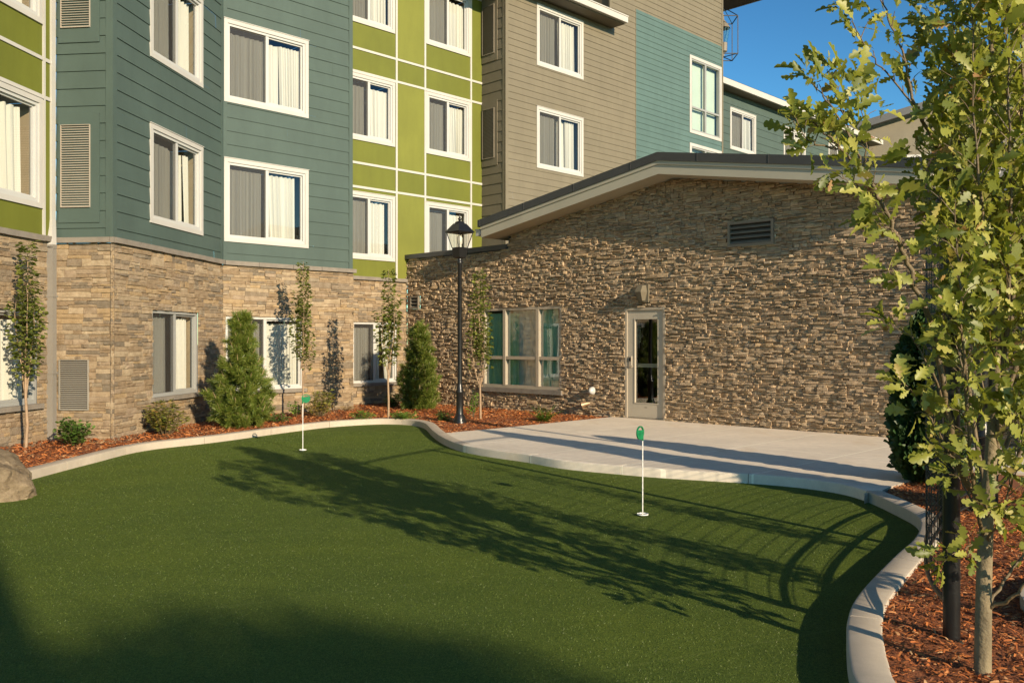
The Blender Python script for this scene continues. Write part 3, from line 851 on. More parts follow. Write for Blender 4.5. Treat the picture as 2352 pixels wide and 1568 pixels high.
# window 3 x 2
u0, u1, z0, z1 = hwin; mb = MB(); f = .055
xs = [u0, 3.50, 4.52, u1]; zt = 1.145
mb.box(H, u0, u0 + f, -.12, .015, z0, z1); mb.box(H, u1 - f, u1, -.12, .015, z0, z1)
mb.box(H, u0 + f, u1 - f, -.12, .014, z1 - f * 1.1, z1); mb.box(H, u0 + f, u1 - f, -.12, .014, z0, z0 + f * 1.2)
for x in xs[1:3]: mb.box(H, x - .04, x + .04, -.11, .02, z0 + f, z1 - f)
for a, b in ((u0 + f, xs[1] - .04), (xs[1] + .04, xs[2] - .04), (xs[2] + .04, u1 - f)): mb.box(H, a, b, -.11, .012, zt - .035, zt + .035)
hw = mb.build('window', M['alu'], pav); hw['label'] = 'six-pane aluminium window with green curtains'
mb = MB()
for a, b in zip(xs, xs[1:]):
    for c, d in ((z0, zt), (zt, z1)): mb.quad(H(a, -.06, c), H(b, -.06, c), H(b, -.06, d), H(a, -.06, d))
mb.build('pane', M['glass_h'], hw)
rg = random.Random(3)
mb = MB(); curtain_sheet(mb, H, u0 - .1, xs[1] + .35, z0 - .1, z1 - .12, -.13, rg, .16, .04, 0); curtain_sheet(mb, H, xs[2] + .05, u1 - .25, z0 - .1, z1 - .05, -.14, rg, .17, .04, 0)
curtain_sheet(mb, H, xs[1] + .1, xs[2] + .3, z0 - .1, z1, -.19, rg, .2, .025, 1)
mb.build('curtain', [M['curtain_g'], M['sheer']], hw)
mb = MB(); mb.box(H, u0 - .05, u1 + .05, -.05, .09, z0 - .10, z0 - .003)
hs_ = mb.build('sill', M['cap'], hw)
mb = MB(); wb = -1.6
mb.quad(H(u0 - .3, wb, z0 - .3), H(u1 + .3, wb, z0 - .3), H(u1 + .3, wb, z1 + .2), H(u0 - .3, wb, z1 + .2), 0)
for x in (u0 - .01, u1 + .01): mb.quad(H(x, -.1, z0 - .1), H(x, wb, z0 - .1), H(x, wb, z1 + .1), H(x, -.1, z1 + .1))
mb.quad(H(u0, -.1, z1 + .01), H(u1, -.1, z1 + .01), H(u1, wb, z1 + .01), H(u0, wb, z1 + .01)); mb.quad(H(u0, -.1, z0 - .01), H(u1, -.1, z0 - .01), H(u1, wb, z0 - .01), H(u0, wb, z0 - .01))
mb.build('room_lining', M['room'], hw)
# door
u0, u1, z0, z1 = hdoor; mb = MB(); f = .05
dw = -.0
mb.box(H, u0, u0 + f, -.14, .03, -.02, z1); mb.box(H, u1 - f, u1, -.14, .03, -.02, z1); mb.box(H, u0 + f, u1 - f, -.14, .028, z1 - f, z1)
dr = mb.build('door_frame', M['alu'], pav)
a, b, c, d = u0 + f + .006, u1 - f - .006, .015, z1 - f - .006; ga, gb_, gc, gd = 7.12, 7.70, .29, 1.965
mb = MB()
mb.box(H, a, ga, -.05, .0, c, d); mb.box(H, gb_, b, -.05, .0, c, d); mb.box(H, ga, gb_, -.05, -.0005, c, gc); mb.box(H, ga, gb_, -.05, -.0005, gd, d)
for (p, q_, r_, s_) in ((ga - .0, ga + .02, gc, gd), (gb_ - .02, gb_, gc, gd), (ga + .02, gb_ - .02, gc, gc + .02), (ga + .02, gb_ - .02, gd - .02, gd)): mb.box(H, p, q_, -.04, .008, r_, s_)
do = mb.build('door', M['door'], pav)
mb = MB(); mb.quad(H(ga, -.03, gc), H(gb_, -.03, gc), H(gb_, -.03, gd), H(ga, -.03, gd)); mb.build('pane', M['glass_h'], do)
mb = MB(); mb.box(H, a + .045, a + .105, .0, .03, 1.0, 1.22, 0); mb.box(H, a + .05, a + .09, .03, .04, 1.12, 1.19, 1); mb.tube([H(a + .075, .03, 1.03), H(a + .075, .07, 1.03), H(a + .17, .075, 1.025)], .011, 8, 0)
mb.build('handle', [M['alu'], M['black']], do)
mb = MB(); mb.box(H, ga - .02, gb_ + .02, -.16, -.08, 1.0, 1.075); mb.build('push_bar', M['grille'], do)
mb = MB(); mb.box(H, ga + .25, ga + .31, -.0006, .002, .215, .228); mb.build('maker_plate', M['louver'], do)
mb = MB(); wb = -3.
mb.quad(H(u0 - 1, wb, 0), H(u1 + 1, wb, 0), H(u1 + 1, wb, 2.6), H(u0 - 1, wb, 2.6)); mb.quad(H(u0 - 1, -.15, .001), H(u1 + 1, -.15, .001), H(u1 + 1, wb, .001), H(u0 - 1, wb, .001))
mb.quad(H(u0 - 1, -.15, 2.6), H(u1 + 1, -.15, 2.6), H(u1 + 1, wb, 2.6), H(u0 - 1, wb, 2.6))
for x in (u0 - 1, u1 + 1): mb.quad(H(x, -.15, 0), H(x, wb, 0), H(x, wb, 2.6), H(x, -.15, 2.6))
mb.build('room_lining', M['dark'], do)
mb = MB(); mb.box(H, u0, u1, -.14, .06, -.04, .006); mb.build('threshold', M['alu'], pav)
# louvers
Hl = Wall(H.pt(0, .035), H.d)
louvre(pav, Hl, *hl, 4, M['louver'], wp=.045, name='louver_vent', fr=.045, tilt=.55, label='wide bronze four-slat louver high in the gable')
louvre(pav, Hl, *hl2, 3, M['louver'], wp=.045, name='louver_vent', fr=.035, tilt=.55, label='small square louver near the inside corner')
# wall light over the door
ul0, ul1 = H.u(1469) + .02, H.u(1494); zl0, zl1 = 2.27, 2.62
mb = MB(); mb.box(H, ul0, ul1, -.01, .075, zl0, zl1, 0)
um = (ul0 + ul1) / 2; V = []
for z, a, w in ((zl0 + .03, .05, .16), (zl0 + .20, .095, .26), (zl1 - .02, .07, .17)):
    V += [H(um - a, .07, z), H(um - a * .8, w, z), H(um + a * .8, w, z), H(um + a, .07, z)]
mb.add(V, [(0, 1, 2, 3), (8, 11, 10, 9)] + [(i * 4 + j, i * 4 + j + 1, (i + 1) * 4 + j + 1, (i + 1) * 4 + j) for i in range(2) for j in range(3)])
mb.build('wall_light', M['taupe_d'], pav)
# hose cover and outlet
mb = MB(); ub = H.u(1366); 
vs = []; n = 14
for i in range(6):
    r_ = .085 * math.cos(i / 5 * math.pi / 2 * .96); w = .06 + .12 * math.sin(i / 5 * math.pi / 2)
    for j in range(n):
        q = 2 * math.pi * j / n; vs.append(H(ub + r_ * math.cos(q) * .8, w, .50 + r_ * math.sin(q)))
mb.add(vs, [(i * n + j, i * n + (j + 1) % n, (i + 1) * n + (j + 1) % n, (i + 1) * n + j) for i in range(5) for j in range(n)] + [tuple(5 * n + j for j in range(n))])
mb.box(H, ub - .03, ub + .03, 0, .07, .47, .53); mb.build('outlet_cover', M['vinyl'], pav, smooth=50)
mb = MB(); uo = H.u(1352)
mb.tube([H(uo + .07, .0, .24), H(uo + .03, .07, .235), H(uo - .06, .17, .20)], [.03, .04, .075], 12, 0, cap=False); mb.tube([H(uo - .055, .165, .202), H(uo + .02, .08, .23)], [.068, .035], 12, 0, cap=False); mb.build('water_outlet', M['brass'], pav, smooth=50)

# ================================================================== GROUND
def inside(x, y, P):
    c = False; j = len(P) - 1
    for i in range(len(P)):
        if (P[i][1] > y) != (P[j][1] > y) and x < (P[j][0] - P[i][0]) * (y - P[i][1]) / (P[j][1] - P[i][1]) + P[i][0]: c = not c
        j = i
    return c
def catmull(P, n=8):
    out = []
    for i in range(len(P) - 1):
        p0 = P[max(i - 1, 0)]; p1 = P[i]; p2 = P[i + 1]; p3 = P[min(i + 2, len(P) - 1)]
        for k in range(n):
            t = k / n
            out.append(tuple(.5 * ((2 * p1[a]) + (-p0[a] + p2[a]) * t + (2 * p0[a] - 5 * p1[a] + 4 * p2[a] - p3[a]) * t * t + (-p0[a] + 3 * p1[a] - 3 * p2[a] + p3[a]) * t ** 3) for a in range(2)))
    out.append(tuple(P[-1][:2])); return out
ZTF = -.11
K = [(-5.6, -4.), (-5.25, 1.), (-5.35, 5.2), (-5.7, 8.6)]
K += [gp(x, y, ZTF) for x, y in ((64.6, 1103), (208, 1065), (333, 1035), (500, 1015), (667, 992), (758, 981), (860, 974.5), (930, 975.5), (972, 983), (991.6, 1001), (1014, 1018), (1052.6, 1035), (1113, 1047.6), (1205, 1061), (1289.5, 1076), (1409, 1088), (1528, 1098), (1749, 1112), (1882, 1126), (1975, 1146))]
K += [gp(x, y, 0) for x, y in ((2072, 1163), (2108, 1185), (2113, 1208), (2097, 1237), (2059, 1270), (1997, 1332), (1960, 1378), (1946, 1420), (1944, 1450), (1949, 1506), (1971, 1568))]
K += [(1.55, 3.4), (1.72, 2.85), (2.1, 2.3), (2.8, 1.7), (3.6, 1.0), (4.2, 0.), (4.6, -4.)]
KP = catmull(K, 6)
# resample evenly
def resample(P, step):
    out = [P[0]]; acc = 0
    for a, b in zip(P, P[1:]):
        L = math.hypot(b[0] - a[0], b[1] - a[1]); t = step - acc
        while t <= L:
            out.append((a[0] + (b[0] - a[0]) * t / L, a[1] + (b[1] - a[1]) * t / L)); t += step
        acc = (acc + L) % step
    return out
KP = resample(KP, .09)
def offs(P, d):
    out = []
    for i in range(len(P)):
        a = P[max(i - 2, 0)]; b = P[min(i + 2, len(P) - 1)]
        tx, ty = b[0] - a[0], b[1] - a[1]; l = math.hypot(tx, ty) or 1
        out.append((P[i][0] - ty / l * d, P[i][1] + tx / l * d))
    return out
KW = .178
KO = offs(KP, KW); KM = offs(KP, KW * .5)
turf_poly = KM[:]
# ground sheet
mb = MB(); mb.quad((-400, -400, -.42), (400, -400, -.42), (400, 500, -.42), (-400, 500, -.42)); tag(mb.build('ground', M['soil']), kind='structure')
# turf
def sheet(name, poly, z, mat, zf=None):
    P = [Vector((p[0], p[1], 0)) for p in poly]; mb = MB()
    vs = [(p[0], p[1], zf(p) if zf else z) for p in poly]
    mb.v = vs
    for t in tessellate_polygon([P]):
        a, b, c = t
        if (P[b] - P[a]).cross(P[c] - P[a]).z < 0: t = (a, c, b)
        mb.f.append(tuple(t)); mb.m.append(0)
    return mb.build(name, mat)
tag(sheet('turf', turf_poly, ZTF, M['turf']), kind='structure')
# kerb
def nearest(P, q): return min(range(len(P)), key=lambda i: (P[i][0] - q[0]) ** 2 + (P[i][1] - q[1]) ** 2)
KI0 = nearest(KO, gp(1130, 1030)); KI1 = nearest(KO, gp(1900, 1112))
prof = [(0, -.25), (0, -.018), (.006, -.006), (.02, 0), (KW - .02, 0), (KW - .006, -.006), (KW, -.018), (KW, -.25)]
rings = [offs(KP, d) for d, z in prof]
mb = MB(); seg = 0; per = 17; n = len(KP); i0 = 0
while i0 < n - 1:
    i1 = min(n - 1, i0 + per); vs = []; cnt = 0
    for i in range(i0, i1 + 1):
        for k_, (d, z) in enumerate(prof):
            p = rings[k_][i]
            if i in (i0, i1):    # tooled joint: pull the segment ends in
                j = i + (1 if i == i0 else -1); p2 = rings[k_][max(0, min(n - 1, j))]
                p = (p[0] * .95 + p2[0] * .05, p[1] * .95 + p2[1] * .05)
            vs.append((p[0], p[1], z))
        cnt += 1
    L = len(prof)
    fs = [(r * L + k_, r * L + k_ + 1, (r + 1) * L + k_ + 1, (r + 1) * L + k_) for r in range(cnt - 1) for k_ in range(L - 1)]
    fs += [tuple(range(L)), tuple((cnt - 1) * L + k_ for k_ in range(L - 1, -1, -1))]
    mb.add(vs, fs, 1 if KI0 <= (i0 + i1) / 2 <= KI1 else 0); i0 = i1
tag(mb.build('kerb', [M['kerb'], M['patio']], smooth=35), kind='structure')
def nearest(P, q): return min(range(len(P)), key=lambda i: (P[i][0] - q[0]) ** 2 + (P[i][1] - q[1]) ** 2)
ia = nearest(KO, gp(1019, 994)); ib = nearest(KO, gp(1990, 1131))
pl = KM[ia:ib + 1]
wl = H.pt(H.u(1410), .02); pedge = [gp(1297.6, 967), gp(1147, 982), gp(1019, 994)]
patio_poly = pl + [gp(2040, 1117), gp(2085, 1104), (5.3, 10.6), (9.5, 8.2), H.pt(17.3, .02), wl] + pedge[:2]
mb = sheet('patio', patio_poly, -.006, M['patio']); tag(mb, kind='structure')
mb = MB()      # slab edge
q0, q1, q2 = gp(1985, 1131), gp(2040, 1117), gp(2085, 1104)
rg = random.Random(8)
E_ = [wl] + pedge + []
for a, b in zip(E_, E_[1:]): mb.quad((*a, -.25), (*b, -.25), (*b, -.006), (*a, -.006))
E2 = [q0, q1, q2, (5.3, 10.6), (9.5, 8.2)]
for a, b in zip(E2, E2[1:]): mb.quad((*a, -.25), (*b, -.25), (*b, -.0065), (*a, -.0065))
tag(mb.build('patio_edge', M['kerb']), kind='structure')
# mulch beds
i_m0 = nearest(KO, (-5.5, 1.))
left_bed = KO[i_m0:ia + 1] + [gp(1147, 982), gp(1297.6, 967), wl, H.pt(0, -.05), Ew.pt(UD1, -.05), D.pt(UD1, -.05), D.pt(UD0, -.05), C.pt(UC0, -.05), B.pt(UB0, -.05), A.pt(AU0, -.05), (-9.0, 1.)]
nk = len(KO[i_m0:ia + 1]) + 3
zset = {}
for i, p in enumerate(left_bed): zset[(p[0], p[1])] = -.02 if i < nk else -.09
tag(sheet('mulch_bed', left_bed, -.02, M['mulchbase'], lambda p: zset[(p[0], p[1])]), kind='structure')
right_bed = [KO[i] for i in range(len(KO) - 1, ib - 1, -1)][30:] + [gp(2040, 1117), gp(2085, 1104), (5.3, 10.6), (9.5, 8.2), (12, 4), (11, -4)]
tag(sheet('mulch_bed', right_bed, -.03, M['mulchbase']), kind='structure')
# round planter kerb at far right
mb = MB(); pc = (3.72, 4.8); pr_ = .86
arc = [(pc[0] + pr_ * math.cos(R(a)), pc[1] + pr_ * math.sin(R(a))) for a in range(90, 271, 6)]
for a, b in zip(arc, arc[1:]):
    def sc_(p, k): return (pc[0] + (p[0] - pc[0]) * k, pc[1] + (p[1] - pc[1]) * k)
    a2, b2 = sc_(a, .9), sc_(b, .9)
    mb.quad((*b, -.2), (*a, -.2), (*a, .05), (*b, .05)); mb.quad((*a, .05), (*a2, .05), (*b2, .05), (*b, .05)); mb.quad((*a2, .05), (*a2, -.2), (*b2, -.2), (*b2, .05))
tag(mb.build('planter_kerb', M['kerb'], smooth=30), 'curved concrete kerb of the bed beside the oak trunk', 'kerb', kind='structure')

# mulch chips
rs = np.random.RandomState(4)
chipv = [(-.5, -.5, 0), (.5, -.5, 0), (.5, 0, .5), (-.5, 0, .5), (.35, .5, .0), (-.35, .5, 0)]
chipf = [(0, 1, 2, 3), (3, 2, 4, 5)]
def chips(name, poly, n, x0, x1, y0, y1, zf, smin, smax, label):
    P = []
    while len(P) < n:
        x = rs.uniform(x0, x1); y = rs.uniform(y0, y1)
        if inside(x, y, poly): P.append((x, y, zf + rs.uniform(0, .022)))
    a = rs.uniform(0, 2 * math.pi, n); t = rs.normal(0, .28, n)
    d = np.stack([np.cos(a), np.sin(a), t], 1); nn = np.stack([rs.normal(0, .4, n), rs.normal(0, .4, n), np.ones(n)], 1)
    L = rs.uniform(smin, smax, n)
    s = np.stack([L * rs.uniform(.12, .32, n), L, L * .2], 1)
    V, Fa = scatter(chipv, chipf, P, d, nn, s)
    o = np_mesh(name, V, Fa, M['chips']); tag(o, label, 'bark mulch', kind='stuff')
chips('mulch_chips', right_bed, 42000, 1.5, 5.2, 2.6, 10.2, -.03, .014, .05, 'loose red-brown bark chips in the bed under the oak')
chips('mulch_chips', left_bed, 26000, -8, 2.2, 8.5, 22.5, -.03, .025, .085, 'loose orange-brown bark chips along the building walls')

# turf fibres
n = 520000
X = []
yy = 2.6 + (rs.uniform(0, 1, n) ** 1.5) * 13.5; xx = rs.uniform(-6.3, 4.1, n)
tp = np.array(turf_poly)
def inside_np(x, y, P):
    c = np.zeros(len(x), bool); j = len(P) - 1
    for i in range(len(P)):
        if P[i][1] != P[j][1]:
            cond = ((P[i][1] > y) != (P[j][1] > y)) & (x < (P[j][0] - P[i][0]) * (y - P[i][1]) / (P[j][1] - P[i][1]) + P[i][0]); c ^= cond
        j = i
    return c
ok = inside_np(xx, yy, offs(KP, -.004)); xx = xx[ok]; yy = yy[ok]; n = len(xx)
far = np.clip((yy - 3) / 10, 0, 1)
base = np.stack([xx, yy, np.full(n, ZTF - .002)], 1)
a = rs.uniform(0, 2 * math.pi, n); hgt = rs.uniform(.004, .0105, n); wd = rs.uniform(.0014, .0028, n) * (1 + .9 * far)
side = np.stack([np.cos(a), np.sin(a), np.zeros(n)], 1) * wd[:, None]
tip = base + np.stack([rs.normal(.002, .006, n), rs.normal(.003, .006, n), hgt], 1)
V = np.stack([base - side, base + side, tip], 1).reshape(-1, 3); Fa = np.arange(n * 3).reshape(-1, 3)
tag(np_mesh('turf_grass', V, Fa, M['blade']), 'short dense synthetic grass pile of the putting green', 'grass', kind='stuff')

# fallen leaves and straw blown over turf, kerb and beds
def litter(name, pts, leafm, label, s0, s1):
    k = len(pts); a = rs.uniform(0, 6.28, k)
    V, Fa = scatter([(0, 0, 0), (.22, .4, .1), (0, 1, .03), (-.22, .4, .12), (0, .45, -.02)], [(0, 1, 4, 4), (4, 1, 2, 2), (0, 4, 3, 3), (3, 4, 2, 2)], pts,
                    np.stack([np.cos(a), np.sin(a), rs.normal(0, .1, k)], 1), np.stack([rs.normal(0, .25, k), rs.normal(0, .25, k), np.ones(k)], 1), rs.uniform(s0, s1, k))
    tag(np_mesh(name, V, Fa, leafm), label, 'leaf litter', kind='stuff')
pts = []
while len(pts) < 150:
    x, y = rs.uniform(-5.5, 3.6), 3.2 + rs.uniform(0, 1) ** 1.4 * 11
    if inside(x, y, turf_poly): pts.append((x, y, ZTF + .012))
M['drylf'] = m_leaf('dry_leaf', [(0, (.30, .20, .08)), (.5, (.42, .30, .13)), (1, (.5, .42, .22))], .1, .7)
litter('fallen_leaves', pts, M['drylf'], 'tiny dry leaves and straw scattered on the putting green', .010, .034)
pts = []
while len(pts) < 130:
    x, y = rs.uniform(1.6, 4.6), rs.uniform(2.8, 9.5)
    if inside(x, y, right_bed): pts.append((x, y, .0))
while len(pts) < 220:
    x, y = rs.uniform(-7.5, 2), rs.uniform(9, 20)
    if inside(x, y, left_bed): pts.append((x, y, .01))
while len(pts) < 245:
    k_ = rs.randint(40, len(KP) - 60); pts.append((KM[k_][0] + rs.normal(0, .04), KM[k_][1] + rs.normal(0, .04), .008))
litter('fallen_leaves', pts, M['drylf'], 'dry brown leaves lying on the mulch and along the kerb', .03, .075)

# ================================================================== PLANTS
LEAF = ([(0, 0, 0), (.22, .35, .05), (0, .4, -.02), (-.22, .35, .05), (.17, .7, .03), (0, .72, -.05), (-.17, .7, .03), (0, 1, -.14)],
        [(0, 1, 2, 2), (0, 2, 3, 3), (2, 1, 4, 5), (3, 2, 5, 6), (5, 4, 7, 7), (6, 5, 7, 7)])
LEAF4 = ([(0, 0, 0), (.2, .38, .05), (0, 1, -.12), (-.2, .38, .05), (0, .42, -.03)], [(0, 1, 4), (4, 1, 2), (0, 4, 3), (3, 4, 2)])
def oak_template():
    prof = [(0, .012), (.08, .015), (.15, .05), (.21, .13), (.26, .15), (.31, .075), (.37, .085), (.43, .19), (.49, .245), (.54, .235), (.575, .12), (.62, .125), (.68, .225), (.74, .255), (.79, .21), (.82, .125), (.87, .15), (.92, .155), (.96, .11), (1.0, .03)]
    tv = []; tf = []
    for t, w in prof:
        zc = -.16 * t * t
        tv += [(0, t, zc), (w, t + .12 * w, zc + .22 * w), (-w, t + .12 * w, zc + .22 * w)]
    for i in range(len(prof) - 1):
        a = i * 3; b = a + 3
        tf += [(a, a + 1, b + 1, b), (a + 2, a, b, b + 2)]
    return tv, tf
OAK = oak_template()
def unit(v): return v / (np.linalg.norm(v, axis=-1, keepdims=True) + 1e-9)

# ---- the near oak
ok_b = q3(2257, 1557, 4.14); ok_b = (ok_b[0], ok_b[1], -.05)
oak = thing('oak_tree', ok_b, 'young oak with pale trunk and lobed yellow-green leaves in the right-hand bed', 'tree')
trunk = [(2257, 1575, 4.14), (2257, 1540, 4.14), (2261, 1300, 4.14), (2268, 1180, 4.14), (2279, 1000, 4.14), (2290, 900, 4.15), (2288, 700, 4.15), (2284, 450, 4.17), (2278, 150, 4.18), (2270, -120, 4.2), (2266, -260, 4.2)]
BR = [  # (points, r0, leaf start fraction)
 ([(2268, 1195, 4.14), (2246, 1142, 4.08), (2208, 1084, 4.0), (2175, 950, 3.9), (2155, 796, 3.85), (2104, 656, 3.8), (2065, 562, 3.78), (2022, 461, 3.75), (1983, 397, 3.75), (1930, 340, 3.75), (1888, 300, 3.75), (1858, 275, 3.75)], .018, .66),
 ([(1983, 397, 3.75), (1955, 320, 3.72), (1905, 240, 3.7), (1872, 195, 3.7), (1846, 170, 3.7)], .006, .2),
 ([(1955, 320, 3.72), (1935, 260, 3.75), (1915, 200, 3.78), (1900, 160, 3.8)], .004, .2),
 ([(1930, 340, 3.75), (1880, 335, 3.72), (1845, 312, 3.7), (1822, 275, 3.7)], .005, .1),
 ([(2022, 461, 3.75), (1990, 445, 3.7), (1955, 420, 3.68), (1915, 400, 3.66)], .005, .15),
 ([(1983, 397, 3.75), (1990, 330, 3.85), (1980, 260, 3.9), (1960, 200, 3.92)], .005, .2),
 ([(2104, 656, 3.8), (2078, 645, 3.76), (2045, 625, 3.74)], .004, .35),
 ([(2065, 562, 3.78), (2030, 520, 3.74), (2005, 505, 3.72)], .003, .75),
 ([(2175, 950, 3.9), (2145, 860, 3.86), (2095, 780, 3.84), (2040, 742, 3.84)], .007, .25),
 ([(2200, 1080, 4.0), (2160, 1000, 3.92), (2115, 925, 3.88), (2068, 872, 3.86)], .006, .5),
 ([(2266, 1220, 4.14), (2215, 1262, 4.0), (2155, 1280, 3.95)], .006, .35),
 ([(2266, 1230, 4.14), (2222, 1130, 4.3), (2180, 1060, 4.4), (2150, 1010, 4.45)], .006, .35),
 ([(2288, 700, 4.15), (2250, 560, 4.1), (2183, 352, 4.05), (2148, 330, 4.05), (2102, 246, 4.0), (2078, 134, 4.0), (2040, 40, 4.0), (2000, -60, 4.0)], .014, .3),
 ([(2102, 246, 4.0), (2045, 175, 3.98), (1992, 115, 3.96), (1962, 60, 3.96), (1950, 10, 3.96)], .005, .15),
 
 ([(2250, 560, 4.1), (2190, 480, 4.2), (2150, 440, 4.3), (2115, 410, 4.35)], .006, .25),
 ([(2291, 900, 4.15), (2325, 700, 4.1), (2340, 450, 4.05), (2350, 100, 4.0), (2352, -150, 4.0)], .015, .3),
 ([(2279, 1000, 4.14), (2330, 850, 4.1), (2400, 650, 4.1), (2440, 350, 4.1), (2450, 50, 4.15)], .015, .3),
 ([(2268, 1150, 4.14), (2340, 1050, 4.2), (2430, 850, 4.3), (2490, 600, 4.35), (2510, 300, 4.4)], .013, .25),
 ([(2262, 1400, 4.14), (2316, 1374, 4.05), (2352, 1345, 4.0), (2430, 1250, 3.95), (2480, 1100, 3.95)], .011, .5),
 ([(2264, 1390, 4.14), (2330, 1300, 4.2), (2400, 1200, 4.25), (2440, 1000, 4.3)], .009, .4),
 ([(2279, 1000, 4.14), (2240, 800, 4.3), (2215, 500, 4.4), (2195, 200, 4.45), (2190, -100, 4.5)], .014, .3),
 ([(2288, 850, 4.15), (2260, 600, 3.95), (2240, 300, 3.85), (2230, 0, 3.8)], .012, .25),
 ([(2270, 1180, 4.14), (2225, 900, 4.35), (2185, 600, 4.5), (2165, 300, 4.55), (2150, 60, 4.6)], .013, .35),
 ([(2285, 1050, 4.15), (2310, 800, 4.0), (2320, 500, 3.9), (2315, 200, 3.85), (2310, -100, 3.85)], .013, .25),
 ([(2260, 1240, 4.14), (2232, 1080, 3.95), (2215, 820, 3.8), (2200, 600, 3.75), (2190, 480, 3.75)], .010, .3),
 ([(2285, 1100, 4.2), (2345, 900, 4.45), (2380, 600, 4.6), (2390, 300, 4.7), (2380, 50, 4.7)], .012, .3),
 ([(2275, 1150, 4.14), (2300, 950, 4.4), (2290, 700, 4.6), (2260, 450, 4.75), (2240, 150, 4.8)], .012, .3),
 ([(2283, 1010, 4.14), (2340, 960, 3.95), (2390, 880, 3.85), (2400, 740, 3.8)], .008, .3),
 ([(2264, 1250, 4.14), (2300, 1180, 3.95), (2330, 1080, 3.85), (2340, 960, 3.8)], .007, .4),
 ([(2290, 800, 4.15), (2345, 640, 4.3), (2410, 480, 4.4), (2430, 200, 4.5)], .009, .3),
]
rg = random.Random(21); rsn = np.random.RandomState(21)
mbt = MB(); tp3 = [q3(*p) for p in trunk]; tp3[0] = (tp3[0][0], tp3[0][1], -.12)
def cat3(P, n=5):
    out = []
    for i in range(len(P) - 1):
        p0 = P[max(i - 1, 0)]; p1 = P[i]; p2 = P[i + 1]; p3 = P[min(i + 2, len(P) - 1)]
        for k in range(n):
            t = k / n
            out.append(tuple(.5 * ((2 * p1[a]) + (-p0[a] + p2[a]) * t + (2 * p0[a] - 5 * p1[a] + 4 * p2[a] - p3[a]) * t * t + (-p0[a] + 3 * p1[a] - 3 * p2[a] + p3[a]) * t ** 3) for a in range(3)))
    out.append(tuple(P[-1])); return out
tc = cat3(tp3, 6); m_ = len(tc)
rad = [.044 * (1 - .86 * (i / (m_ - 1)) ** .8) + (.008 if i < 4 else 0) for i in range(m_)]
mbt.tube(tc, rad, 14)
mbb = MB(); LP = []; LD = []; LN = []; LS = []
up = np.array((0, 0, 1.))
def add_leaves(tipp, dirv, k, spread=.9):
    for _ in range(k):
        v = dirv * .7 + np.array([rg.gauss(0, spread) for _ in range(3)]) * .75 + np.array((0, 0, -.05)); v = v / np.linalg.norm(v)
        nn = np.array((.44, -.6, .5)) + np.array([rg.gauss(0, .62) for _ in range(3)])
        LP.append(tipp + v * .012 + np.array([rg.gauss(0, .01) for _ in range(3)])); LD.append(v); LN.append(nn); LS.append(rg.choice((rg.uniform(.05, .085), rg.uniform(.07, .11), rg.uniform(.085, .128))))
cl = {0: 1.25}
LEFT = set(range(1, 16))
allb = [(tp3[5:], .0, .15)] + [([q3(*p) for p in b[0]], b[1], b[2]) for b in BR]
for bi, (P, r0, ls) in enumerate(allb):
    c = cat3(P, 6); k = len(c)
    # slight natural wobble
    if r0 > 0:
        c = [tuple(np.array(p) + np.array([rg.gauss(0, .004) for _ in range(3)])) if 0 < i < k - 1 else p for i, p in enumerate(c)]
        mbb.tube(c, [max(.0018, r0 * (1 - .88 * i / (k - 1))) for i in range(k)], 7)
    A3 = np.array(c); seg = np.linalg.norm(np.diff(A3, axis=0), axis=1); cum = np.concatenate([[0], np.cumsum(seg)]); T = cum[-1]
    s = ls * T * (1 if bi in LEFT else .72)
    while s < T:
        i = min(k - 2, int(np.searchsorted(cum, s)) - 1); i = max(i, 0); f_ = (s - cum[i]) / max(seg[i], 1e-6)
        p = A3[i] * (1 - f_) + A3[i + 1] * f_; t = unit(A3[i + 1] - A3[i])
        o_ = np.array([rg.gauss(0, 1), rg.gauss(0, 1), rg.gauss(.1, .6)]); o_ = o_ - t * (o_ @ t); o_ = unit(o_)
        dv = unit(t * .7 + o_ * rg.uniform(.5, 1.1) + up * .15)
        lf = bi in LEFT
        L = rg.uniform(.02, .085) if lf else rg.uniform(.05, .19)
        e = p + dv * L; mid = p + dv * L * .5 + up * .01
        mbb.tube([tuple(p), tuple(mid), tuple(e)], [.0028, .0022, .0014], 4)
        add_leaves(e, dv, rg.choice((3, 4, 5)) if lf else rg.choice((4, 5, 6, 7)))
        if L > .12: add_leaves(mid, unit(dv + o_ * .5), 2)
        s += rg.uniform(.038, .066) if lf else rg.uniform(.018, .040)
    add_leaves(A3[-1], unit(A3[-1] - A3[-2]), 6)
mbt.build('trunk', M['bark'], oak, smooth=60)
mbb.build('branches', M['barkd'], oak, smooth=60)
LS3 = np.array([(l * rg.uniform(.72, 1.12), l, l * rg.uniform(-.2, 2.6)) for l in LS])
V, Fa = scatter(OAK[0], OAK[1], LP, LD, LN, LS3)
np_mesh('crown', V, Fa, M['oakleaf'], oak, smooth=True)

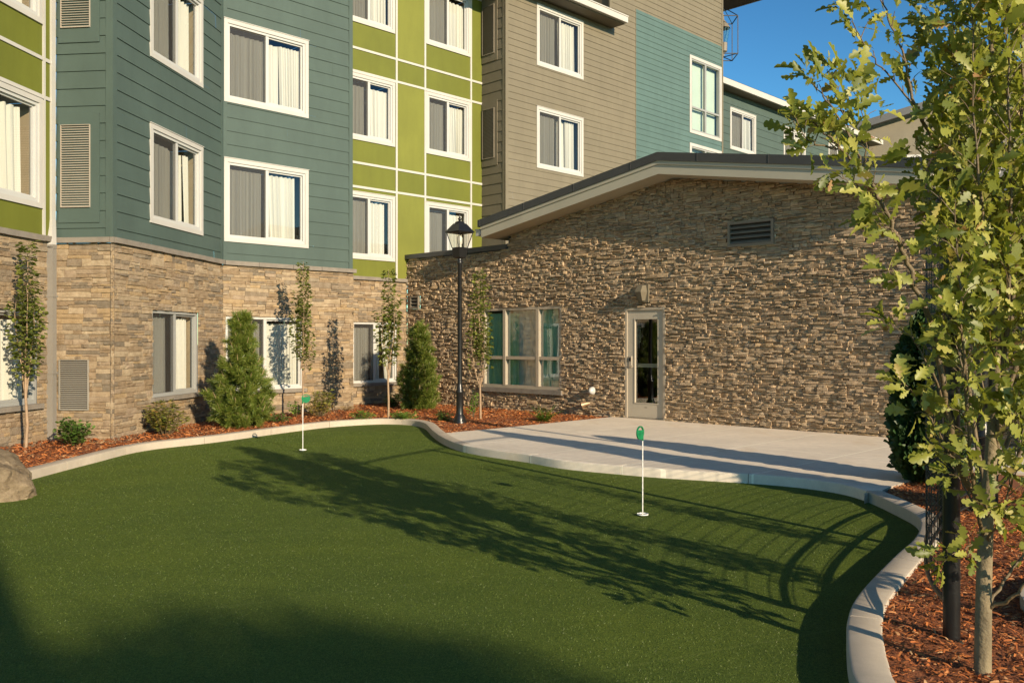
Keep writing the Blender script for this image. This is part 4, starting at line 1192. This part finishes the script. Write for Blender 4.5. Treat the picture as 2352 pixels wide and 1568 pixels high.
# ---- slim saplings along the walls
def sapling(x, y, z, h, seed, label, rad=.30, crown0=.30, leaf=.085, nl=420, dens=1.):
    rg = random.Random(seed)
    root = thing('sapling_tree', (x, y, z), label, 'tree', 'slender saplings planted along the building walls')
    mt = MB(); P = [(x, y, z - .1)]
    for i in range(1, 9): P.append((x + rg.gauss(0, .012) + (.05 * math.sin(seed) * i / 8), y + rg.gauss(0, .012), z + h * i / 8))
    mt.tube(P, [.024 * (1 - .85 * i / 8) for i in range(9)], 8)
    paths = [P[2:]]
    for b in range(6):
        k = rg.uniform(.22, .42) * h; an = b * 2.4 + rg.uniform(0, .8); ln = rg.uniform(.38, .62) * h * (.9 if b < 4 else .6)
        r_ = rad * rg.uniform(.35, .85); Q = []
        for i in range(6):
            t = i / 5; rr = r_ * (1 - (1 - t) ** 2) * (1 - .25 * t * t)
            Q.append((x + rr * math.cos(an) + rg.gauss(0, .01), y + rr * math.sin(an) + rg.gauss(0, .01), z + k + ln * t))
        mt.tube(Q, [.011 * (1 - .8 * i / 5) for i in range(6)], 6); paths.append(Q)
    mt.build('trunk', M['barks'], root, smooth=60)
    LPs, LDs, LNs, LSs = [], [], [], []
    for _ in range(nl * 2):
        Q = paths[0] if rg.random() < .42 else rg.choice(paths[1:])
        t = rg.uniform(.12, 1) ** .85 * (len(Q) - 1); i = min(len(Q) - 2, int(t)); f_ = t - i
        p = np.array(Q[i]) * (1 - f_) + np.array(Q[i + 1]) * f_
        if (p[2] - z) / h < crown0 + rg.uniform(-.04, .1): continue
        an = rg.uniform(0, 6.28); v = np.array((math.cos(an), math.sin(an), rg.uniform(-.5, .35)))
        LPs.append(p + v * rg.uniform(.01, .05)); LDs.append(v); LNs.append((rg.gauss(0, .4), rg.gauss(0, .4), 1)); LSs.append(leaf * rg.uniform(.8, 1.6))
    V, Fa = scatter(LEAF[0], LEAF[1], LPs, LDs, LNs, LSs)
    np_mesh('crown', V, Fa, M['saplingleaf'], root)
sapling(-6.98, 12.80, -.05, 2.98, 1, 'leafy sapling in front of the window beside the boulder', .34, .22, .115, 560)
sapling(-4.24, 18.0, -.03, 3.15, 2, 'tall narrow sapling between the large pine and the lamp post', .26, .25, .105, 680)
sapling(-2.43, 17.55, -.03, 2.95, 3, 'sapling with forked stems beside the bushy pine in the corner', .27, .30, .12, 520)
sapling(-.62, 17.6, -.03, 2.95, 4, 'sapling in front of the six-pane pavilion window', .30, .34, .12, 520)

sapling(3.95, 3.25, -.03, 2.75, 12, 'young tree just outside the right frame edge, throwing a thin leafy shadow over the green', .24, .28, .13, 260)
sapling(4.55, 4.35, -.03, 2.9, 13, 'slim young tree outside the right frame edge beyond the round planter kerb', .2, .35, .12, 200)
# ---- pines
def pine(x, y, z, prof, seed, label, nt=420, nn=46, nlen=.19, mat='needle'):
    rg = random.Random(seed); rs2 = np.random.RandomState(seed)
    root = thing('pine_tree', (x, y, z), label, 'tree', 'young pines by the stone walls')
    h = prof[-1][0]
    mt = MB(); mt.tube([(x, y, z - .1), (x + .01, y, z + .3), (x - .01, y, z + h * .6), (x, y, z + h * .97)], [.045, .04, .022, .006], 8)
    pos = []; dr = []
    def pr(t):
        for (a, ra), (b, rb) in zip(prof, prof[1:]):
            if a <= t <= b: return ra + (rb - ra) * (t - a) / (b - a)
        return 0.02
    cd = mt; nb = max(30, nt // 5)
    for i in range(nb):
        zz = prof[0][0] + (h - prof[0][0]) * ((i + rg.random()) / nb) ** 1.15
        an = i * 2.39996 + rg.uniform(-.5, .5); R_ = pr(zz) * rg.uniform(.72, 1.22)
        lift = rg.uniform(.25, .55) * R_ + .05
        b0 = np.array((x, y, z + max(.05, zz - lift))); e0 = np.array((x + R_ * math.cos(an), y + R_ * math.sin(an), z + zz))
        m0 = b0 * .45 + e0 * .55 - np.array((0, 0, .12 * R_))
        mt.tube([tuple(b0), tuple(m0), tuple(e0)], [.011, .008, .004], 5)
        kk = max(5, int(6 + R_ * 14))
        for j in range(kk):
            t = rg.uniform(.3, 1.) if j else 1.
            p = b0 * (1 - t) ** 2 + m0 * 2 * t * (1 - t) + e0 * t * t
            d = np.array((math.cos(an) * .8, math.sin(an) * .8, rg.uniform(.3, .9))) + np.array([rg.gauss(0, .35) for _ in range(3)])
            p = p + np.array([rg.gauss(0, .035) for _ in range(3)]); pos.append(p); dr.append(d)
        ce = e0 + np.array((math.cos(an) * .05, math.sin(an) * .05, .11)); cd.tube([tuple(e0), tuple(ce)], [.007, .004], 4, 1)
    for j in range(10):
        pos.append(np.array((x, y, z + h - .03 * j))); dr.append(np.array((rg.gauss(0, .5), rg.gauss(0, .5), 1.)))
    mt.build('trunk', [M['barkd'], M['straw']], root)
    pos = np.array(pos); dr = unit(np.array(dr)); N = len(pos)
    pp = np.repeat(pos, nn, 0); dd = np.repeat(dr, nn, 0)
    jit = rs2.normal(0, 1, (N * nn, 3)); along = rs2.uniform(-.06, .05, (N * nn, 1))
    nd = unit(dd * .9 + jit * .5); st = pp + dd * along
    L = rs2.uniform(.6, 1.1, (N * nn, 1)) * nlen
    sd_ = unit(np.cross(nd, rs2.normal(0, 1, (N * nn, 3)))) * rs2.uniform(.0016, .0032, (N * nn, 1))
    mid = st + nd * L * .55; tip = st + nd * L + np.array((0, 0, -.012))
    V = np.stack([st - sd_, st + sd_, mid + sd_, tip, mid - sd_], 1).reshape(-1, 3)
    b0 = np.arange(N * nn)[:, None] * 5
    Fa = np.concatenate([b0 + np.array([[0, 1, 2, 4]]), b0 + np.array([[4, 2, 3, 3]])], 1).reshape(-1, 4)
    np_mesh('crown', V, Fa, M[mat], root)
pine(-4.88, 16.1, -.03, [(.06, .22), (.2, .42), (.42, .52), (.75, .45), (1.05, .31), (1.45, .19), (1.8, .12), (2.0, .08)], 5, 'large fluffy dark-green pine between two ground-floor windows', 560, 80)
pine(-2.12, 20.3, -.06, [(.06, .24), (.3, .39), (.7, .38), (1.1, .30), (1.5, .2), (1.75, .13), (1.92, .08)], 6, 'rounded pale-green pine in the corner behind the lamp post', 480, 80)

# ---- shrubs
def shrub(x, y, z, rx, h, seed, label, mat, name='shrub', n=420, leaf=.06, cat='shrub', upw=.6, tmpl=LEAF4):
    rg = random.Random(seed)
    root = thing(name, (x, y, z), label, cat)
    ms = MB(); LPs, LDs, LNs, LSs = [], [], [], []
    n = int(n * 1.9); ns = max(6, int(n / 28))
    for i in range(ns):
        an = rg.uniform(0, 6.283); r_ = rx * rg.uniform(.15, 1) ** .7; hh = h * math.sqrt(max(.05, 1 - (r_ / rx) ** 2 * .8)) * rg.uniform(.75, 1.08)
        e = np.array((x + r_ * math.cos(an), y + r_ * math.sin(an), z + hh)); b = np.array((x + .15 * r_ * math.cos(an), y + .15 * r_ * math.sin(an), z - .05))
        m0 = b * .45 + e * .55 + np.array((0, 0, .05 * h)); ms.tube([tuple(b), tuple(m0), tuple(e)], [.006, .004, .002], 4)
        for _ in range(int(n / ns)):
            t = rg.uniform(.25, 1.03); p = (b * (1 - t) ** 2 + m0 * 2 * t * (1 - t) + e * t * t)
            a2 = rg.uniform(0, 6.283); v = np.array((math.cos(a2), math.sin(a2), rg.uniform(-.2, .9) * upw))
            LPs.append(p + v * .01); LDs.append(v); LNs.append((rg.gauss(0, .5), rg.gauss(0, .5), 1)); LSs.append(leaf * rg.uniform(.6, 1.4))
    ms.build('stems', M['barkd'], root)
    V, Fa = scatter(tmpl[0], tmpl[1], LPs, LDs, LNs, LSs); np_mesh('foliage', V, Fa, M[mat], root)
def G_(x, y, z=-.03): p = gp(x, y, z); return p[0], p[1], z
shrub(*G_(172, 1022), .32, .38, 31, 'low dark-green laurel shrub below the downspout and vent', 'shrubd', n=420, leaf=.11, tmpl=LEAF)
shrub(*G_(378, 997), .38, .60, 32, 'yellow-green nandina shrub left of the large pine', 'shruby', n=620, leaf=.075)
shrub(*G_(736, 957), .40, .56, 33, 'yellow-green nandina shrub behind the left putting flag', 'shruby', n=560, leaf=.075)
shrub(*G_(640, 969), .26, .16, 34, 'low creeping green plant right of the large pine', 'shrubd', 'ground_cover_plant', 260, .055, 'plant')
shrub(*G_(679, 958), .12, .38, 35, 'small upright leafy plant beside the tall narrow sapling', 'fern', 'leafy_plant', 70, .09, 'plant', tmpl=LEAF)
shrub(*G_(832, 965), .28, .20, 36, 'low green plant at the tip of the turf below the lamp shadow', 'fern', 'ground_cover_plant', 280, .05, 'plant')
shrub(*G_(928, 964), .32, .17, 37, 'bright green creeping plant beside the forked sapling', 'fern', 'ground_cover_plant', 420, .05, 'plant')
shrub(*G_(1022, 967), .20, .22, 38, 'small dense green plant at the foot of the lamp post', 'shrubd', 'ground_cover_plant', 300, .05, 'plant')
shrub(*G_(905, 938, -.06), .26, .36, 39, 'dark leafy bush against the wall behind the forked sapling', 'shrubd', n=360, leaf=.07)
shrub(*G_(1086, 958), .13, .62, 40, 'loose climbing plant right of the lamp post', 'fern', 'leafy_plant', 130, .07, 'plant')
# fern by the patio
fx, fy, fz = G_(1249, 968)
fern = thing('fern_plant', (fx, fy, fz), 'bright green fern at the patio edge below the pavilion window', 'plant')
LPs, LDs, LNs, LSs = [], [], [], []; rg = random.Random(41)
for i in range(15):
    an = i * 2.4; ln = rg.uniform(.4, .7); el = rg.uniform(.5, 1.3)
    for k in range(11):
        t = k / 10; r_ = ln * t * math.cos(el); hz = ln * t * math.sin(el) - .25 * ln * t * t
        p = np.array((fx + r_ * math.cos(an), fy + r_ * math.sin(an), fz + hz))
        for sgn in (-1, 1):
            v = np.array((math.cos(an + sgn * 1.2), math.sin(an + sgn * 1.2), .25)); LPs.append(p); LDs.append(v); LNs.append((0, 0, 1)); LSs.append(.16 * (1.05 - t))
V, Fa = scatter(LEAF4[0], LEAF4[1], LPs, LDs, LNs, LSs); np_mesh('fronds', V, Fa, M['fern'], fern)
# dry grass tuft
tx, ty, tz = G_(797, 945, -.05)
mb = MB(); rg = random.Random(7)
for i in range(60):
    an = rg.uniform(0, 6.28); l = rg.uniform(.15, .4)
    mb.tube([(tx, ty, tz), (tx + l * .5 * math.cos(an), ty + l * .5 * math.sin(an), tz + .12), (tx + l * math.cos(an), ty + l * math.sin(an), tz + .05)], [.003, .003, .001], 3)
mb.origin = (tx, ty, tz); tag(mb.build('dry_grass_tuft', M['straw']), 'dry straw-coloured grass tuft at the wall corner below the lamp shadow', 'plant')

# ---- arborvitae
def arborvitae(x, y, z, r_, h, seed, label, n=5200):
    rg = random.Random(seed); rs2 = np.random.RandomState(seed); n = int(n * 1.6)
    root = thing('arborvitae_tree', (x, y, z), label, 'tree', 'columnar arborvitae beside the patio')
    mt = MB(); mt.tube([(x, y, z - .1), (x, y, z + h * .9)], [.05, .01], 8); mt.build('trunk', M['barkd'], root)
    mt = MB(); mt.lathe([(r_ * .4, .08), (r_ * .72, h * .12), (r_ * .74, h * .45), (r_ * .6, h * .7), (r_ * .34, h * .86), (.01, h * .96)], 14, (x, y, z)); mt.build('solid_core', M['arbor'], root)  # solid hull added so the tree casts an unbroken shadow
    t = rs2.uniform(0, 1, n) ** .9; an = rs2.uniform(0, 2 * math.pi, n)
    pr = r_ * np.minimum(1, (t * 6 + .45)) * (1 - np.clip((t - .45) / .55, 0, 1) ** 2.2) ** .8
    lump = 1 + .13 * np.sin(an * 3 + t * 17) + .08 * np.sin(an * 7 - t * 31)
    rr = pr * lump * (rs2.uniform(.35, 1, n) ** .35)
    pos = np.stack([x + rr * np.cos(an), y + rr * np.sin(an), z + t * h], 1)
    d = np.stack([np.cos(an) * .7, np.sin(an) * .7, np.full(n, .75)], 1) + rs2.normal(0, .35, (n, 3))
    nn = np.stack([-np.sin(an), np.cos(an), np.zeros(n)], 1) + rs2.normal(0, .5, (n, 3))
    fan = ([(0, 0, 0), (.16, .3, .0), (.34, .62, .03), (.2, .72, 0), (.1, 1., -.03), (-.08, .8, 0), (-.3, .78, .03), (-.16, .4, 0)], [(0, 1, 5, 7), (1, 2, 3, 5), (3, 4, 5, 5), (7, 5, 6, 6)])
    V, Fa = scatter(fan[0], fan[1], pos, d, nn, rs2.uniform(.06, .13, n)); np_mesh('crown', V, Fa, M['arbor'], root)
arborvitae(4.53, 9.75, -.03, .33, 1.85, 51, 'dark green columnar arborvitae at the patio corner beside the oak', 6500)
arborvitae(5.05, 7.2, -.03, .29, 3.3, 52, 'tall arborvitae out of view to the right, casting the long shadow band on the patio', 5200)
arborvitae(8.05, 12.05, -.03, .50, 4.3, 53, 'unseen arborvitae added beyond the right frame edge to shade the pavilion wall end', 5200)  # unseen shade caster, added for the darker end of the pavilion wall

# ---- boulder
bx, by = -5.68, 9.25
mb = MB()
import bmesh
bm = bmesh.new(); bmesh.ops.create_icosphere(bm, subdivisions=5, radius=1.)
for v in bm.verts:
    p = v.co.copy()
    for dx, dy, dz, c in ((.9, -.3, .35, .78), (.55, -.75, .35, .72), (.2, -.5, .85, .62), (-.4, .2, .9, .6), (.8, .5, .2, .75), (.3, -.95, -.1, .8), (-.7, -.6, .3, .7), (.95, -.1, -.3, .82), (.5, .1, .86, .6), (.75, -.6, -.1, .74), (.1, -.85, .5, .7), (.65, .2, .7, .66), (.98, .2, .1, .80)):
        nv = Vector((dx, dy, dz)).normalized(); e = p.dot(nv) - c
        if e > 0: p -= nv * e * .92
    k = 1 + .12 * mnoise.noise(p * 1.4) + .07 * mnoise.noise(p * 4) + .035 * mnoise.noise(p * 11) + .018 * mnoise.noise(p * 26)
    p *= k
    v.co = Vector((bx + p.x * .86, by + p.y * .62, .02 + p.z * .58))
mb.v = [tuple(v.co) for v in bm.verts]; mb.f = [tuple(x.index for x in f.verts) for f in bm.faces]; mb.m = [0] * len(mb.f); bm.free()
mb.origin = (bx, by, -.1)
tag(mb.build('boulder', M['rock'], smooth=16), 'weathered tan boulder on the kerb at the left edge of the turf', 'boulder')

# ================================================================== LAMP POSTS
def lamp_post(x, y, z, label, h=3.93):
    root = thing('lamp_post', (x, y, z), label, 'street lamp', 'black lantern lamp posts')
    o = (x, y, z); k = h - 3.93
    mb = MB(); mb.lathe([(.135, -.05), (.135, .03), (.128, .05), (.115, .055), (.10, .13), (.075, .17), (.07, .19), (.066, .56), (.078, .58), (.078, .61), (.060, .64), (.060, .68), (.054, .70), (.048, .74)], 20, o)
    for i in range(4):
        q = i * math.pi / 2 + .5; mb.lathe([(.012, .055), (.012, .075)], 6, (x + .118 * math.cos(q), y + .118 * math.sin(q), z))
    mb.build('base', M['black'], root, smooth=35)
    mb = MB(); mb.lathe([(.046, .74), (.040, 2.98 + k), (.052, 3.0 + k), (.052, 3.04 + k), (.04, 3.06 + k), (.04, 3.1 + k)], 16, o); mb.build('post', M['black'], root, smooth=35)
    zl = 3.10 + k; rt = math.pi / 2
    mb = MB(); mb.lathe([(.09, zl), (.125, zl + .02), (.145, zl + .18), (.150, zl + .20)], 4, o, rt); lh = mb.build('lantern', M['black'], root)
    mb = MB()
    zb, zt_ = zl + .20, zl + .48; rb, rt_ = .145, .245
    for i in range(4):
        q = rt + i * math.pi / 2; q2 = q + math.pi / 2
        a = (x + rb * math.cos(q), y + rb * math.sin(q), z + zb); b = (x + rt_ * math.cos(q), y + rt_ * math.sin(q), z + zt_)
        mb.tube([a, b], .011, 4)
        a2 = (x + rt_ * math.cos(q2), y + rt_ * math.sin(q2), z + zt_); mb.tube([b, a2], .010, 4)
    mb.build('lantern_ribs', M['black'], lh)
    mb = MB(); mb.lathe([(rb - .005, zb), (rt_ - .006, zt_)], 4, o, rt); mb.build('lantern_glass', M['lampglass'], lh)
    mb = MB(); mb.lathe([(.27, zt_ + .0), (.285, zt_ + .012), (.262, zt_ + .03), (.14, zt_ + .155), (.125, zt_ + .17)], 4, o, rt); mb.lathe([(.10, zt_ + .17), (.085, zt_ + .20), (.05, zt_ + .215)], 12, o); mb.build('lantern_roof', M['black'], lh)
    mb = MB(); mb.lathe([(.05, zt_ + .21), (.02, zt_ + .225), (.03, zt_ + .245), (.036, zt_ + .262), (.02, zt_ + .285), (.01, zt_ + .30), (.013, zt_ + .315), (.004, zt_ + .35)], 10, o); mb.build('finial', M['black'], lh, smooth=60)
    mb = MB(); mb.lathe([(.035, zb), (.035, zb + .06), (.05, zb + .08), (.05, zb + .19), (.03, zb + .22)], 10, o); mb.build('bulb', M['bulb'], lh, smooth=40)
lx, ly = gp(1056, 971, -.02)
lamp_post(lx, ly, -.03, 'black lantern lamp post in front of the six-pane pavilion window')
lamp_post(4.72, 8.95, -.03, 'black lantern lamp post mostly hidden behind the oak leaves', 3.8)

# ================================================================== PUTTING FLAGS
def flag(x, y, rot, label):
    root = thing('putting_flag', (x, y, ZTF), label, 'golf flag', 'putting green flags')
    o = (x, y, ZTF)
    mb = MB(); mb.tube([(x, y, ZTF - .1), (x, y, ZTF + .72)], .0055, 10); mb.build('rod', M['rod'], root, smooth=60)
    mb = MB(); mb.lathe([(.054, .012), (.054, .021), (.050, .022), (.048, .012)], 28, o); mb.lathe([(.048, .0125), (.001, .0130)], 28, o, 0, 1); mb.build('cup', [M['rod'], M['black']], root)
    # head: flat ring, lower half filled
    mb = MB(); Rr = .064; rr = .052; cx_ = -.045; cz = ZTF + .775; th = .006
    c_, s_ = math.cos(rot), math.sin(rot)
    def fr(u, w, zz): return (x + (u) * c_ - w * s_, y + u * s_ + w * c_, zz)
    n = 40; vs = []
    for i in range(n):
        q = 2 * math.pi * i / n
        for rad_, w in ((Rr, -th), (Rr, th), (rr, th), (rr, -th)): vs.append(fr(cx_ + rad_ * math.cos(q), w, cz + rad_ * math.sin(q)))
    mb.add(vs, [(i * 4 + j, i * 4 + (j + 1) % 4, ((i + 1) % n) * 4 + (j + 1) % 4, ((i + 1) % n) * 4 + j) for i in range(n) for j in range(4)])
    m_ = 22; a0 = R(150); a1 = R(385); ps = [(cx_ + (rr + .001) * math.cos(a0 + (a1 - a0) * i / m_), cz + (rr + .001) * math.sin(a0 + (a1 - a0) * i / m_)) for i in range(m_ + 1)]
    k = len(ps); vs = [fr(u, -th * .6, zz) for u, zz in ps] + [fr(u, th * .6, zz) for u, zz in ps]
    mb.add(vs, [tuple(range(k)), tuple(range(2 * k - 1, k - 1, -1))] + [(i, (i + 1) % k, k + (i + 1) % k, k + i) for i in range(k)])
    mb.lathe([(.009, .70), (.009, .79)], 10, (x, y, ZTF)); mb.build('flag_head', M['flag'], root)
f1 = gp(695.5, 1035, ZTF); f2 = gp(1476, 1184, ZTF)
flag(f1[0], f1[1], R(180 + 8), 'green round-headed putting flag in front of the nandina shrub')
flag(f2[0], f2[1], R(52), 'nearer putting flag with ring-shaped green head before the patio')

# ================================================================== CURVED MESH FENCE
FP = [(2.28, 4.63), (2.40, 5.1), (2.62, 5.65), (2.92, 6.2), (3.3, 6.8), (3.75, 7.4), (4.3, 7.95)]
FP = resample(catmull(FP, 10), .05); FH = 2.62
fen = thing('mesh_fence', (FP[0][0], FP[0][1], -.05), 'tall curved black wire-mesh fence standing behind the oak along the kerb', 'fence')
for i in (0, nearest(FP, (3.3, 6.8)), len(FP) - 1):
    p = FP[i]; mb = MB(); mb.lathe([(.042, -.15), (.040, FH), (.043, FH + .01), (.02, FH + .05)], 14, (p[0], p[1], -.05)); mb.build('post', M['black'], fen, smooth=40)
for z in (.13, .24, FH - .06):
    mb = MB(); mb.tube([(p[0], p[1], z) for p in FP], .013 if z < 1 else .022, 8); mb.build('rail', M['black'], fen, smooth=60)
mb = MB(); z = .15
while z < FH - .06:
    mb.tube([(p[0], p[1], z) for p in FP[::2]], .0030, 3, cap=False); z += .066
for p in FP[::2]: mb.tube([(p[0], p[1], .14), (p[0], p[1], FH - .06)], .0025, 3, cap=False)
mb.build('wire_mesh', M['black'], fen)

# ---- things behind the camera whose shadows reach the turf
SX, SY = 15.4, -20.6
shade = thing('shade_tree', (SX, SY, 0), 'tall leafy tree far behind the camera that softly shades the near turf', 'tree')
mb = MB(); mb.tube([(SX, SY, -.4), (SX, SY, 5.), (SX - .2, SY, 9.)], [.2, .15, .04], 10); mb.build('trunk', M['bark'], shade)
n = 5200; rs2 = np.random.RandomState(9); v = unit(rs2.normal(0, 1, (n, 3))) * (rs2.uniform(0, 1, (n, 1)) ** .4)
pos = v * np.array((1.75, 1.75, .8)) + np.array((SX, SY, 9.35))
V, Fa = scatter(LEAF[0], LEAF[1], pos, rs2.normal(0, 1, (n, 3)), rs2.normal(0, 1, (n, 3)), rs2.uniform(.2, .38, n)); np_mesh('crown', V, Fa, M['oakleaf'], shade)
pole = thing('shadow_pole', (8.95, -12.3, 0), 'thick round pole, unseen behind the camera, added to cast a shadow band', 'pole')  # unseen pole added for the diagonal shadow band; its type is invented
mb = MB(); mb.lathe([(.26, -.4), (.25, .1), (.21, .12), (.18, 8.2), (.19, 8.25)], 16, (8.95, -12.3, 0)); mb.build('pole_shaft', M['pipe'], pole, smooth=40)
mb = MB(); mb.lathe([(.16, 8.25), (.22, 8.35), (.22, 8.5), (.05, 8.6)], 16, (8.95, -12.3, 0)); mb.build('pole_head', M['darkm'], pole, smooth=40)

# ================================================================== CAMERA, SUN, SKY
cam = bpy.data.cameras.new('camera'); co = bpy.data.objects.new('camera', cam); COL.objects.link(co)
co.location = (0, 0, HC); co.rotation_euler = (R(90), 0, 0)
cam.sensor_width = 36; cam.sensor_fit = 'HORIZONTAL'; cam.lens = F / 2352 * 36; cam.clip_end = 1000; cam.clip_start = .05
sc.camera = co
sl = bpy.data.lights.new('sun', 'SUN'); so = bpy.data.objects.new('sun', sl); COL.objects.link(so)
sl.energy = 4.2; sl.angle = R(.5); sl.color = (1., .82, .58)
sv = Vector((math.sin(R(SUN_AZ)) * math.cos(R(SUN_EL)), math.cos(R(SUN_AZ)) * math.cos(R(SUN_EL)), math.sin(R(SUN_EL))))
so.rotation_euler = sv.to_track_quat('Z', 'Y').to_euler(); so.location = (20, -20, 15)
w = bpy.data.worlds.new('World'); sc.world = w; w.use_nodes = True
nt = w.node_tree; bg = nt.nodes['Background']; sk = nt.nodes.new('ShaderNodeTexSky'); sk.sky_type = 'NISHITA'; sk.sun_disc = False
sk.sun_elevation = R(SUN_EL); sk.sun_rotation = R(SUN_AZ); sk.air_density = 1.0; sk.dust_density = .1; sk.ozone_density = 5.0
mxs = nt.nodes.new('ShaderNodeMix'); mxs.data_type = 'RGBA'; mxs.blend_type = 'MULTIPLY'; mxs.inputs[0].default_value = 1.
mxs.inputs[7].default_value = (.72, .86, .66, 1); gm = nt.nodes.new('ShaderNodeGamma'); gm.inputs[1].default_value = 1.5
nt.links.new(sk.outputs[0], gm.inputs[0]); nt.links.new(gm.outputs[0], mxs.inputs[6])
nt.links.new(mxs.outputs[2], bg.inputs[0]); bg.inputs[1].default_value = .066
sc.view_settings.view_transform = 'Standard'; sc.view_settings.look = 'None'; sc.view_settings.exposure = .75; sc.view_settings.gamma = 1.0
sc.cycles.max_bounces = 8; sc.cycles.transparent_max_bounces = 24; sc.cycles.caustics_reflective = False; sc.cycles.caustics_refractive = False
